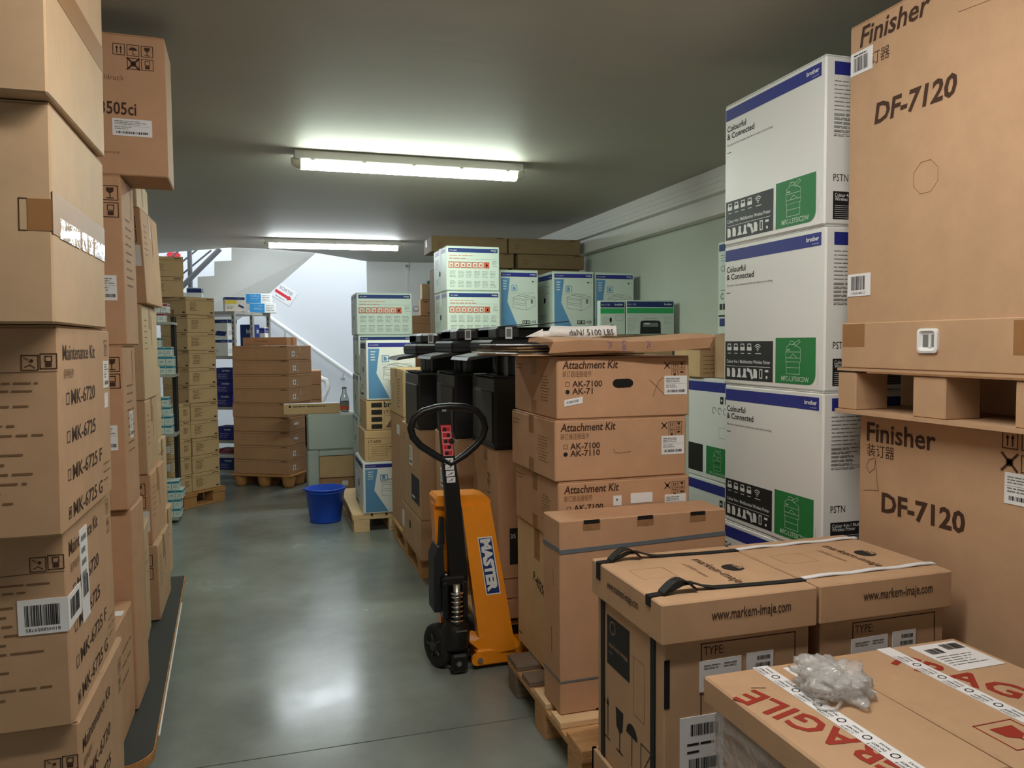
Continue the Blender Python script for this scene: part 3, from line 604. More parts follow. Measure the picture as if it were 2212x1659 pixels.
for i in range(4):
    c=Carton('printer_box',wV[i],.48,.635,.583,(1.851+(.006,.0,.004,-.004)[i],2.315+(.004,-.004,.0,.0)[i],zV[i]),(.6,-.4,.3,-.3)[i],'L','board_white','white colour printer boxes',flaps=True,ch=.006)
    colour_box(c); c.done()
# second row behind them
c=Carton('printer_box','white printer box with green square, standing behind the attachment kit cartons',.5,.62,.57,(2.352,3.50,.722),0,'L','board_white','printer boxes by the right wall'); f=c.L
def second_row(f):
    band(f,.87,.965,'print_blue',.0,.90); W,H=f.W,f.H
    for i in range(4): f.rect(W*(.55+.075*i),H*.76,W*(.60+.075*i),H*.83,'print_black'); f.disc(W*(.575+.075*i),H*.795,W*.012,'print_white',6,e=.0015)
    for i in range(3): f.line([(W*(.45+.09*i)+.018*math.cos(a),H*.69+.018*math.sin(a)) for a in [k*math.pi/3.2 for k in range(6)]],.004,'ink_grey')
    f.text('CE',W*.76,H*.67,.04,'ink'); f.frame(W*.87,H*.62,W*.99,H*.78,.002,'ink_grey')
    f.rect(0,H*.05,W*.26,H*.33,'print_black'); f.poly([(W*.32,H*.05),(W*.66,H*.05),(W*.70,H*.09),(W*.70,H*.33),(W*.32,H*.33)],'print_green'); mfp_sketch(f,W*.44,H*.10,W*.13,'line_white',.0016); f.text('MFC-L3750CDW',W*.51,H*.06,.02,'line_white',fit=W*.26,al='C',e=.0015)
    f.frame(W*.53,H*.43,W*.72,H*.53,.0016,'ink_grey'); f.para(W*.78,H*.3,W*.2,5,.035,'ink_grey',.004)
second_row(f); c.done()
c=Carton('printer_box','lower white printer box behind the attachment kits, only blue band showing',.5,.62,.57,(2.352,3.50,.15),0,'L','board_white','printer boxes by the right wall'); second_row(c.L); c.done()
pallet('pallet under the printer boxes by the right wall',(2.34,3.42,0),.62,.8)
c=Carton('cardboard_carton','tan carton with small icons beside the white colour printer boxes',.5,.3,.235,(2.335,3.965,1.294),0,'L','kraft_yellow'); g=c.F
for k,i in enumerate(('up','glass','rain','stack')): g.icon(i,.04+.05*k,.18,.03,'ink',fr=False)
g.line([(.02,.165),(.48,.165)],.002,'ink_faint'); g.para(.02,.12,.4,5,.024,'ink_faint',.003); c.done()
c=Carton('cardboard_carton','plain carton hidden behind the tall white colour printer boxes',.45,.40,.245,(2.40,3.52,1.294),0,'L','kraft'); c.done()
c=Carton('printer_box','tall white printer box edge high behind the right printer stack',.48,.55,.53,(2.50,3.50,1.542),0,'L','board_mint','printer boxes by the right wall'); f=c.L
band(f,.90,.975,'print_navy',.02,.97); f.text('CE',.03,.36,.05,'ink_grey'); f.para(.03,.45,.2,3,.015,'ink_grey',.004); f.text('C',.03,.2,.05,'ink'); f.para(.03,.25,.14,1,.02,'ink_grey',.004)
for k in range(4): f.rect(.02+.035*k,.14,.048+.035*k,.175,'print_black')
f.rect(.01,.1,.2,.11,'ink'); f.rect(.02,.045,.2,.09,'print_navy'); c.F.disc(.2,.3,.03,'hole_dark'); c.done()

# flat multifunction boxes with orange icons
def icon_box(f,seed=1):
    W,H=f.W,f.H; band(f,.86,.95,'print_navy',.035,.965,left='MFC-L6800'); f.para(W*.05,H*.78,W*.5,2,H*.06,'ink_orange',H*.012,seed=seed)
    f.line([(W*.05,H*.71),(W*.95,H*.71)],.0016,'ink_grey')
    for i in range(7):
        x=W*(.045+.111*i); f.frame(x,H*.52,x+W*.085,H*.64,W*.014,'ink_orange'); f.rect(x+W*.03,H*.55,x+W*.06,H*.6,'ink_orange')
    f.rect(W*.715,H*.525,W*.79,H*.635,'ink_orange')
    for r in range(2):
        for i in range(6): f.para(W*(.06+.152*i),H*(.43-.22*r),W*.12,5,H*.032,'ink_grey',H*.010,.3,seed=seed+i+7*r)
    f.para(W*.86,H*.66,W*.1,4,H*.035,'ink_grey',H*.01)
def icon_side(f):
    W,H=f.W,f.H; f.rect(W*.1,H*.86,W*.95,H*.95,'print_violet'); f.rect(W*.45,H*.68,W*.6,H,'print_white',.0015); f.disc(W*.5,H*.42,W*.05,'hole_dark',12); f.para(W*.12,H*.75,W*.3,6,H*.04,'ink_grey',H*.01); f.para(W*.12,H*.3,W*.4,3,H*.05,'ink_grey',H*.01)
pallet('light pallet under the blue and white printer boxes behind the bucket',(.585,6.27,0),.70,1.2,0,'L','wood_light',axis='y')
zK=[.146,.512,.874,1.238,1.580]; hK=[.364,.36,.362,.34,.365]
for i in range(5):
    c=Carton('printer_box','flat white printer box %s in the rear stack on the light pallet'%(nth(i,5) if i<4 else 'with orange icons, topmost'),.485,.46,hK[i],(.708+(.01,-.004,.004,.012,.002)[i],6.905,zK[i]),0,'L','board_mint','flat white printer boxes with orange icons',ch=.006)
    icon_box(c.F,i); icon_side(c.L); c.done()
def swoosh_box(c,left='HL-L5100DN'):
    f=c.F; W,H=f.W,f.H; band(f,.885,.955,'print_blue',.04,.965,left=left)
    f.poly([(W*.04,H*.03),(W*.04,H*.86),(W*.27,H*.86),(W*.20,H*.45),(W*.46,H*.03)],'print_swoosh'); f.para(W*.09,H*.80,W*.1,4,H*.045,'print_white',H*.015,.2,e=.0015)
    f.frame(W*.32,H*.64,W*.45,H*.74,W*.014,'print_swoosh'); f.icon('page',W*.33,H*.65,W*.1,'print_swoosh',fr=False); printer_sketch(f,W*.34,H*.35,W*.58,'ink_grey',.0022)
    f.para(W*.3,H*.6,W*.6,1,H*.03,'ink_grey',H*.004,.0)
    for k in range(2): f.frame(W*(.60+.095*k),H*.07,W*(.68+.095*k),H*.125,W*.016,'ink'); f.rect(W*(.63+.095*k),H*.085,W*(.65+.095*k),H*.11,'ink')
    f.line([(W*.80,H*.1),(W*.86,H*.1)],W*.012,'ink'); f.line([(W*.86,H*.085),(W*.93,H*.085),(W*.93,H*.115),(W*.86,H*.12)],W*.014,'ink'); f.poly([(W*.83,H*.815),(W*.89,H*.815),(W*.87,H*.79),(W*.85,H*.79)],'ink'); wifi(f,W*.94,H*.80,W*.04,'ink')
    q=c.L; w,h=q.W,q.H; q.rect(w*.08,h*.86,w*.95,h*.95,'print_navy'); q.text('brother',w*.9,h*.89,h*.035,'print_white',al='R',bold=.02,e=.0015); q.disc(w*.5,h*.5,w*.06,'hole_dark'); q.para(w*.1,h*.82,w*.5,3,h*.03,'ink_grey',h*.008); q.frame(w*.6,h*.62,w*.8,h*.74,.004,'ink_grey'); q.para(w*.1,h*.22,w*.5,2,h*.05,'ink_grey',h*.012); q.rect(w*.12,h*.06,w*.5,h*.1,'ink')
c=Carton('printer_box','white printer box with pale blue swoosh, lowest on the light pallet behind bucket',.43,.62,.415,(.672,6.262,.146),0,'L','board_white','swoosh printer boxes',ch=.006); swoosh_box(c,'MFC-L2700DW'); c.done()
c=Carton('cardboard_carton','tan carton printed LT-6505 in the stack behind the bucket',.40,.46,.246,(.690,6.275,.563),0,'L','kraft_yellow',ch=.004); f=c.F; f.line([(.005,.185),(.395,.185)],.002,'ink_faint'); f.text('LT-6505',.03,.15,.028,'ink_brown',bold=.01,fit=.1); f.frame(.03,.02,.17,.135,.0016,'ink_faint'); f.para(.19,.14,.16,2,.03,'ink_faint',.004); f.para(.05,.115,.2,5,.018,'ink_faint',.0025); c.done()
c=Carton('cardboard_carton','tan brother carton with four black blocks behind the turned finisher carton',.40,.46,.240,(.707,6.275,.811),0,'L','kraft_yellow',ch=.004); f=c.F
c.o=None
for k in range(4): f.rect(.04,.012+.057*k,.125,.05+.057*k,'ink')
f.text('brother',.14,.185,.062,'ink',bold=.03); f.text('LT-5500',.14,.135,.036,'ink_brown',bold=.008); f.frame(.14,.01,.37,.115,.002,'ink_faint'); f.poly([(.15,.02),(.2,.09),(.3,.1),(.35,.05),(.3,.02)],'ink_faint'); c.label='tan carton with four black printed blocks, under the swoosh printer box'; c.done()
c=Carton('printer_box','white swoosh printer box with blue band, left of the finisher carton',.395,.46,.478,(.712,6.268,1.052),-.5,'L','board_white','swoosh printer boxes',ch=.006); swoosh_box(c); c.done()
# tall white stack at right back
zO=[.150+.3535*i for i in range(6)]
pallet('pallet hidden under the tall stack of six icon boxes',(1.31,6.095,0),.44,.55)
for i in range(6):
    c=Carton('printer_box','flat white orange icon box, %s in the tall right back stack'%nth(i,6),.435,.50,.351,(1.332+.007*(5-i)*.5,6.1,zO[i]),0,'L','board_mint','flat white printer boxes with orange icons',ch=.006); icon_box(c.F,i+3); icon_side(c.L); c.done()
QX=[1.80,2.272,2.662]
for k in range(3):
    n=4
    for i in range(n):
        z=.19+.478*i
        if i==n-1: lb='white swoosh printer box, %s of top row under dark brown cartons'%('leftmost','middle one','rightmost by the wall')[k]
        else: lb='white swoosh printer box %s in the %s column of the back row'%(ORD[i],('left','middle','right')[k])
        if i<n-2 and k==2: pass
        c=Carton('printer_box',lb,(.335,.37,.37)[k],.42,.476,(QX[k]+(0.0),6.22+(.0,.02,.04)[k],z),(0,-1,0)[k],'L','board_mint','swoosh printer boxes at the back',ch=.005); swoosh_box(c); c.done()
pallet('pallet under the back row of swoosh printer boxes',(1.79,6.2,0),1.27,.46,h=.188)
# dark brown long cartons near the ceiling
for k,(x,lab) in enumerate(((1.50,'left'),(2.235,'right'))):
    for i in range(3): Carton('cardboard_carton','large plain carton %s in the %s column behind the printer boxes'%(('at the floor','in the middle','third up')[i],lab),.70,.38,.736,(x+.01,7.32,.003+.739*i),0,'L','kraft_olive','large cartons by the back right wall').done()
for lab,x,z,w,h in (('lower left',1.56,2.222,.70,.138),('lower right',2.30,2.222,.69,.138),('upper left, overhanging at its left end',1.455,2.362,.74,.15),('upper right',2.21,2.362,.74,.15)):
    c=Carton('long_carton','dark brown long carton near the ceiling, %s of four'%lab,w,.39,h-.002,(x,7.3,z),0,'L','kraft_olive','dark brown long cartons',ch=.003); c.F.line([(.005,h*.83),(w-.005,h*.83)],.004,'ink_faint'); c.F.rect(w*.85,h*.9,w*.95,h*.95,'ink_brown'); c.F.para(w*.08,h*.6,w*.08,5,h*.09,'ink_faint',h*.04)
    if 'upper left' in lab: c.L.rect(.1,h*.45,.16,h-.01,'tape_brown')
    c.done()
# two small green striped boxes on a column of cartons
for i in range(3): Carton('cardboard_carton','plain carton %s of the column under the green striped boxes'%ORD[i],.64,.40,.515,(2.42,5.62,.001+.519*i),0,'L','kraft','column of cartons under the green striped boxes').done()
for lab,x,w,h,d in (('small square white box with green stripe and two dark spots, left of the wider one',2.425,.213,.262,.06),('wider white box with green stripe and black printer picture by right wall',2.648,.415,.268,.2)):
    c=Carton('printer_box',lab,w,d,h,(x,5.60,1.559),0,'L','board_mint','green striped boxes',flaps=False,ch=.004); f=c.F; W,H=w,h
    f.rect(.004,H*.80,W-.008,H*.96,'print_navy'); f.rect(.004,H*.62,W-.008,H*.77,'print_emerald'); f.text('brother',W-.02,H*.86,.022,'print_white',al='R',bold=.02,e=.0015); f.text('HL-1110',.012,H*.85,.02,'print_white',e=.0015)
    if w<.3: f.disc(W*.42,H*.43,.010,'hole_dark',10,.02); f.disc(W*.47,H*.22,.022,'hole_dark',10,.018); f.frame(W*.62,H*.42,W*.9,H*.56,.002,'ink_grey'); f.para(W*.1,H*.5,W*.25,5,H*.05,'ink_grey',.002); f.para(W*.1,H*.14,W*.7,2,H*.06,'ink_grey',.002)
    else: f.poly([(W*.28,.005),(W*.72,.005),(W*.71,H*.36),(W*.67,H*.4),(W*.32,H*.4),(W*.29,H*.36)],'print_black'); f.rect(W*.34,H*.22,W*.66,H*.34,'ink_grey',.0015); f.rect(W*.37,H*.30,W*.48,H*.33,'print_white',.002); f.frame(W*.38,H*.41,W*.62,H*.47,.002,'ink_grey'); f.para(W*.03,H*.45,W*.2,6,H*.06,'ink_grey',.002); f.para(W*.78,H*.5,W*.18,4,H*.06,'ink_grey',.002)
    c.done()
# brown stack between the two white stacks
zY=[0,.48,.96,1.255,1.40,1.585]; hY=[.478,.478,.293,.143,.183,.215]
for i in range(6):
    c=Carton('cardboard_carton','brown carton %s in the far stack between the white printer stacks'%nth(i,6),.45,.4,hY[i],(1.455-.008*(i%2),8.4,zY[i]+.001),0,'L','kraft_brown','far brown stack between white printer stacks'); c.F.rect(.3,hY[i]*.85,.4,hY[i]*.89,'ink_brown'); c.F.line([(.005,hY[i]*.6),(.44,hY[i]*.6)],.003,'ink_faint'); c.done()
c=Carton('cardboard_carton','small carton standing in front of the far brown stack top',.115,.12,.17,(1.545,8.395,1.803),0,'L','kraft_warm'); c.F.rect(.03,.14,.08,.15,'ink_brown'); c.F.rect(.07,.02,.1,.03,'ink'); c.label='small carton with dark top line on the far brown stack'; c.done()
c=Carton('cardboard_carton','small bright orange tan carton topmost of the far brown stack',.12,.12,.165,(1.56,8.38,1.975),0,'L','kraft_pale'); c.done()

# ------------------------------------------------------------------ CENTRE ROW: cartons and copiers
pallet('brown pallet under the far end of the centre carton row',(.872,4.885,0),.8,1.2,0,'L','wood',axis='y')
pallet('pallet at the near end of the centre carton row behind the jack',(.95,3.665,0),.8,1.2,0,'L','wood',axis='y')
def row(lab,x,y,w,d,z,h,m='kraft',extra=None,rot=0):
    c=Carton('cardboard_carton',lab,w,d,h-.002,(x,y,z),rot,'L',m,'centre carton row')
    if extra: extra(c)
    c.done(); return c
def e1(c): c.L.rect(.37,.08,.66,.25,'print_black'); c.L.rect(.4,.1,.5,.115,'print_white',.0015); c.sticker('L',.30,.30,.42,.43,ship_label); c.L.para(.05,.48,.1,2,.03,'ink_faint',.005)
row('tall carton with black square print, far end of the centre carton row',.863,4.775,.48,.70,.401,.560,'kraft',e1)
row('squat carton with round hole under the far end of the centre row',.860,4.775,.48,.72,.146,.254,'kraft',lambda c:(c.L.disc(.33,.15,.03,'hole_dark'),c.sticker('L',.02,.08,.09,.19)))
row('middle tall carton of the centre row with a white label, behind pallet jack',.952,4.14,.45,.61,.401,.576,'kraft',lambda c:(c.sticker('L',.16,.25,.26,.36,ship_label),c.L.text('FS-1300',.26,.48,.05,'ink_faint',rot=-math.pi/2),c.tape('L',.28,.5,.34,.572)))
row('squat carton with a label under the middle of the centre row',.952,4.14,.45,.61,.146,.254,'kraft',lambda c:c.sticker('L',.08,.06,.2,.2,ship_label))
def e3(c):
    c.L.text('FS-1300',.30,.50,.07,'ink_faint',rot=-math.pi/2); c.sticker('L',.12,.22,.24,.36,ship_label); c.tape('L',.24,.56,.3,.626); c.F.text('PRO',.10,.53,.09,'ink_brown',rot=-math.pi/2,bold=.01); c.F.rect(.055,.07,.2,.25,'print_black'); c.F.text('35',.06,.2,.03,'print_white',e=.0015)
row('largest carton of the centre row, nearest, right behind the orange jack',1.035,3.625,.50,.50,.346,.632,'kraft_warm',e3)
row('flat carton under the nearest carton of the centre row',1.035,3.625,.50,.50,.146,.1,'kraft_warm'); row('second flat carton beneath the nearest centre row carton',1.038,3.63,.49,.49,.246,.1,'kraft_warm')
c=Carton('cardboard_carton','carton supporting the turned finisher carton behind the centre row',.42,.62,.825,(.89,5.56,.146),0,'L','kraft_warm'); c.sticker('L',.3,.68,.42,.75); c.done()
c=Carton('cardboard_carton','carton printed Finisher half hidden behind the black copiers',.42,.62,.342,(.888,5.565,.973),0,'L','kraft_yellow'); f=c.F; f.text('Finisher',.035,.255,.075,'ink_brown',bold=.018,shear=.15); f.text('装订器',.035,.215,.04,'ink_faint'); f.text('DF-770',.12,.10,.11,'ink_brown',bold=.02,shear=.1); c.L.para(.35,.26,.15,10,.022,'ink_faint',.005); c.tape('L',.27,.28,.33,.338); c.sticker('L',.02,.08,.05,.2); c.done()
# black copiers
def copier(label,x,y,z,w=.45,d=.47,rot=0):
    t=thing('copier',label,'copier',(x,y,z),R(rot),'black copiers')
    mb=MB(); mb.box(0,w,0,d,0,.355,'dark_plastic',.012); mb.box(-.003,.002,.03,d-.03,.284,.286,'ink_grey'); mb.box(-.002,.001,.02,.026,.02,.28,'hole_dark'); mb.box(w*.3,w*.62,-.002,.001,.22,.222,'ink_grey'); mb.box(.0,w,.0,d,-.0,.012,'black_plastic'); mb.obj('body',t)
    mb=MB(); mb.box(-.006,.0005,.035,d-.035,.03,.28,'grey_plastic',.003); mb.obj('front_door',t)
    mb=MB(); mb.box(w*.25,w,.06,d,.355,.47,'black_plastic',.008); mb.obj('rear_column',t)
    for a,b in ((.07,.06),(.10,.30)):
        mb=MB(); mb.box(a,a+.02,b,b+.025,.355,.465,'grey_plastic',.004); mb.obj('support_post',t)
    mb=MB(); mb.box(-.01,w,.02,d,.465,.535,'black_plastic',.012); mb.box(-.012,w,.018,d,.498,.502,'hole_dark'); mb.obj('scanner',t)
    mb=MB(); mb.prism([(-.13,.435),(-.12,.45),(.02,.475),(.02,.455)],lambda u,v,e:(u,.03+e,v),d*.8,'dark_plastic'); mb.prism([(-.115,.4515),(-.03,.467),(-.03,.469),(-.115,.4535)],lambda u,v,e:(u,.05+e,v),d*.7,'black_plastic'); mb.obj('control_panel',t)
    mb=MB(); mb.box(.03,w*.98,d*.45,d*.98,.536,.60,'dark_plastic',.012); mb.box(.03,.15,.06,d*.98,.536,.602,'dark_plastic',.014); mb.obj('document_feeder',t)
    mb=MB(); mb.prism([(.16,.60),(.42,.625),(.42,.629),(.16,.606)],lambda u,v,e:(u,.08+e,v),.2,'dark_plastic'); mb.obj('feeder_tray',t)
    mb=MB(); mb.box(.075,.11,.0585,.0605,.54,.597,'paper'); mb.box(.080,.105,.0575,.0586,.55,.59,'ink_grey'); mb.obj('white_label',t)
    mb=MB(); mb.box(-.004,.06,.02,d*.9,.355,.359,'grey_plastic'); mb.obj('exit_tray',t)
copier('black copier nearest of three on the centre carton row, beside attachment kits',1.03,3.66,.980,.46,.45)
copier('middle black copier of three on the centre carton row',.953,4.19,.978,.44,.50)
copier('farthest black copier of three, beside the half hidden finisher carton',.868,4.83,.962,.42,.50)

# ------------------------------------------------------------------ RIGHT FOREGROUND
pallet('long worn pallet with grey boards in front of the jack at lower centre',(.955,2.36,0),.88,.86,0,'L','wood',grey=(3,4),light=(1,2))
c=Carton('cardboard_carton','large carton with slanted black writing under the attachment kit cartons',.62,.53,.572,(1.052,2.842,.146),0,'L','kraft_yellow'); c.L.text('P-4025w A',.22,.34,.06,'ink_brown',bold=.02,rot=-.25,xs=.8); c.L.rect(.02,.04,.06,.05,'ink_faint'); c.tape('L',.24,.44,.31,.568); c.done()
XK=[1.043,1.030,1.039]; zK=[.721,.963,1.204]
for i in range(3):
    c=Carton('cardboard_carton','attachment kit carton %s under the flattened cardboard'%('lowest of three, torn white label on front','middle of three, closed slot on front','topmost of three, open oval hand hole,')[i],.566,.55,.24,(XK[i],2.812,zK[i]),(0,.4,-.3)[i],'L','kraft_warm','attachment kit cartons',ch=.005)
    f=c.F
    f.text('Attachment Kit',.022,.195,.043,'ink_brown',fit=.232,bold=.02,shear=.18); f.text('装订器连接组件',.022,.165,.026,'ink_faint',fit=.12)
    f.frame(.035,.128,.05,.143,.0018,'ink_brown'); f.text('AK-7100',.062,.125,.033,'ink_brown',bold=.022,fit=.125)
    f.disc(.043,.106,.009,'ink',10); f.text('AK-7110' if i!=2 else 'AK-71',.062,.097,.033,'ink_brown',bold=.022,fit=.125 if i!=2 else .085)
    f.icon('hand',.455,.19,.024,'ink_brown',fr=False); f.icon('up',.487,.19,.026); f.icon('glass',.519,.19,.026); f.icon('stack',.487,.158,.026); f.icon('rain',.519,.158,.026)
    c.L.para(.36,.16,.12,9,.012,'ink_faint',.003,seed=i); c.L.para(.02,.2,.1,2,.015,'ink_faint',.004); c.tape('L',.24,.165,.30,.236); c.tape('L',.24,.002,.30,.06)
    if i==2:
        c.part('hand_hole',lambda mb:mb.prism([(.275+.024*math.cos(a)+(-.02 if math.cos(a)<0 else .02),.135+.018*math.sin(a)) for a in [k*math.pi/8 for k in range(16)]],lambda u,v,e:(u,-.0012+e,v),.0011,'hole_dark'))
        c.sticker('F',.455,.085,.555,.16,ship_label); c.sticker('F',.03,.05,.105,.075,lambda g:g.barcode(.008,.008,.05,.01,'ink_grey'),skew=.012)
        f.line([(.39,.145),(.42,.12),(.45,.09),(.452,.085)],.0016,'ink_brown'); f.line([(.45,.155),(.43,.14),(.415,.105),(.405,.08)],.0016,'ink_brown')
    if i==1: c.sticker('F',.455,.085,.555,.16,ship_label); f.line([(.245,.118),(.25,.105),(.27,.1),(.32,.105)],.0014,'ink_brown')
    if i==0:
        c.sticker('F',.23,.135,.265,.175,lambda g:g.rect(.012,.02,.018,.028,'ink')); c.sticker('F',.305,.14,.40,.18); c.sticker('F',.455,.09,.55,.165,ship_label)
    c.done()
# flattened cardboard on top
def sheet(label,x,y,z,w,d,rot,m,t=.005,bend=0.0,seed=1):
    rg=random.Random(seed); mb=MB(); n=8; top=[]; 
    for i in range(n+1):
        for j in range(3): top.append((-w/2+w*i/n+rg.uniform(-.004,.004),-d/2+d*j/2,bend*((i/n-.5)**2*4)*((-1) if j==0 else .4)+rg.uniform(-.0012,.0012)))
    vs=[(x_,y_,z_+t) for x_,y_,z_ in top]+top; k=len(top); fs=[]
    for i in range(n):
        for j in range(2): a=i*3+j; fs+= [(a,a+3,a+4,a+1),(k+a,k+a+1,k+a+4,k+a+3)]
        fs+= [(i*3,k+i*3,k+i*3+3,i*3+3),(i*3+2,i*3+5,k+i*3+5,k+i*3+2)]
    fs+= [(0,1,k+1,k),(1,2,k+2,k+1),(n*3,k+n*3,k+n*3+1,n*3+1),(n*3+1,k+n*3+1,k+n*3+2,n*3+2)]
    mb.add(vs,fs,m); tag(mb.obj('cardboard_sheet',None,(x,y,z),R(rot)),label,'cardboard','flattened cardboard sheets')
sheet('tan cardboard sheet lowest of the flattened pile, poking out left',1.16,3.13,1.449,.55,.50,4,'kraft_yellow',.005,0,1)
sheet('white coated sheet second in the flattened pile, poking left',1.13,3.16,1.4575,.58,.48,-3,'paper',.004,0,2)
sheet('dark brown sheet in the middle of the flattened cardboard pile',1.17,3.17,1.466,.56,.46,7,'kraft_olive',.006,0,3)
sheet('brown sheet with pale edge near top of the flattened pile',1.19,3.18,1.477,.55,.46,2,'kraft_core',.006,0,4)
sheet('white topmost sheet of the flattened pile beside the paper strap',1.16,3.22,1.490,.56,.40,-5,'paper',.004,0,5)
def folded():
    mb=MB(); x0,x1=.99,1.66
    prof=[(2.77,1.459),(2.755,1.500),(2.77,1.506),(2.90,1.517),(2.96,1.512),(2.96,1.497),(2.90,1.497),(2.80,1.487),(2.79,1.456)]
    rings=[]
    for i in range(9):
        t=i/8; x=x0+(x1-x0)*t; rings.append([(x+(.018*math.sin(5*t+k)),y+.012*math.sin(3*t)+(-.05*t),z+.006*math.sin(7*t+k*.4)+.012*t) for k,(y,z) in enumerate(prof)])
    mb.ring_sweep(rings,'kraft_warm',smooth=False)
    f=Face(mb,lambda u,v,e:(1.0+u,2.757-.075*u-e-.012,1.461+v+.018*u),.6,.05)
    for u in (.215,.37): f.text('JYL',u,.036,.02,'print_blue',rot=-math.pi/2,e=.004)
    f.text('CS01',.27,.04,.022,'print_blue',rot=-math.pi/2,e=.004)
    tag(mb.obj('folded_carton'),'crumpled folded tan carton on top of the attachment kit cartons','cardboard')
folded()
def strap():
    mb=MB(); n=24; pts=[]
    for i in range(n+1):
        t=i/n; x=1.035+.30*t; y=2.955+.012*math.sin(6*t)-.04*t; pts.append((x,y,.0+.004*math.sin(9*t)))
    lo=[(x,y,1.522+z) for x,y,z in pts]; hi=[(x+.006,y+.022,1.566+z*.4-(.02 if i<3 else 0)) for i,(x,y,z) in enumerate(pts)]
    k=n+1; vs=lo+hi+[(x,y+.002,z) for x,y,z in lo]+[(x,y+.002,z) for x,y,z in hi]; fs=[]
    for i in range(n): fs+=[(i,i+1,k+i+1,k+i),(2*k+i,3*k+i,3*k+i+1,2*k+i+1),(k+i,k+i+1,3*k+i+1,3*k+i),(i,2*k+i,2*k+i+1,i+1)]
    mb.add(vs,fs,'paper_crumpled',True)
    # curled tail lying to the left
    tail=[[(1.035-.07*a,2.955-.01*a,1.524-.0*a),(1.041-.07*a,2.977,1.555-.03*a),(1.041-.07*a,2.980,1.554-.03*a),(1.035-.07*a,2.958,1.5225)] for a in (0,.4,.7,1.0)]
    mb.ring_sweep(tail,'paper_crumpled',smooth=False)
    f=Face(mb,lambda u,v,e:(1.145+u,2.937-.13*u+.012*math.sin(6*((u+.11)/.3))+v*.5+.004-e,1.527+v),.2,.05); f.text('daN/ 5100 LBS',0,.002,.034,'ink',fit=.175,e=.006)
    tag(mb.obj('paper_strap'),'crumpled white strap printed 5100 LBS on the flattened cardboard','strap')
strap()
# tall narrow carton with grey strapping
c=Carton('cardboard_carton','tall narrow carton bound with two grey straps, standing on the worn pallet',.68,.178,.712,(.974,2.615,.146),0,'L','kraft_warm',flaps=False,ch=.004); f=c.F
for x in (.09,.305,.525): f.rect(x,.672,x+.068,.708,'kraft_core'); f.rect(x+.003,.696,x+.065,.7105,'hole_dark',.0016)
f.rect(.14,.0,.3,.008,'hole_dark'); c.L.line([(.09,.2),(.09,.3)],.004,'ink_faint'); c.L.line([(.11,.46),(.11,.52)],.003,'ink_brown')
for k,(a,b,w) in enumerate(((.592,.610,.016),(.118,.124,.007))):
    def st(mb,a=a,b=b,w=w):
        mb.prism([(-.0008,a),(.68,b),(.68,b+w),(.34,(a+b)/2+w*.9),(-.0008,a+w)],lambda u,v,e:(u,-.0008-e,v),.0012,'strap_grey'); mb.prism([(0,a+.006),(.178,a),(.178,a+w),(0,a+w+.006)],lambda u,v,e:(-.0008-e,u,v),.0012,'strap_grey')
    c.part('grey_strap',st)
c.done()
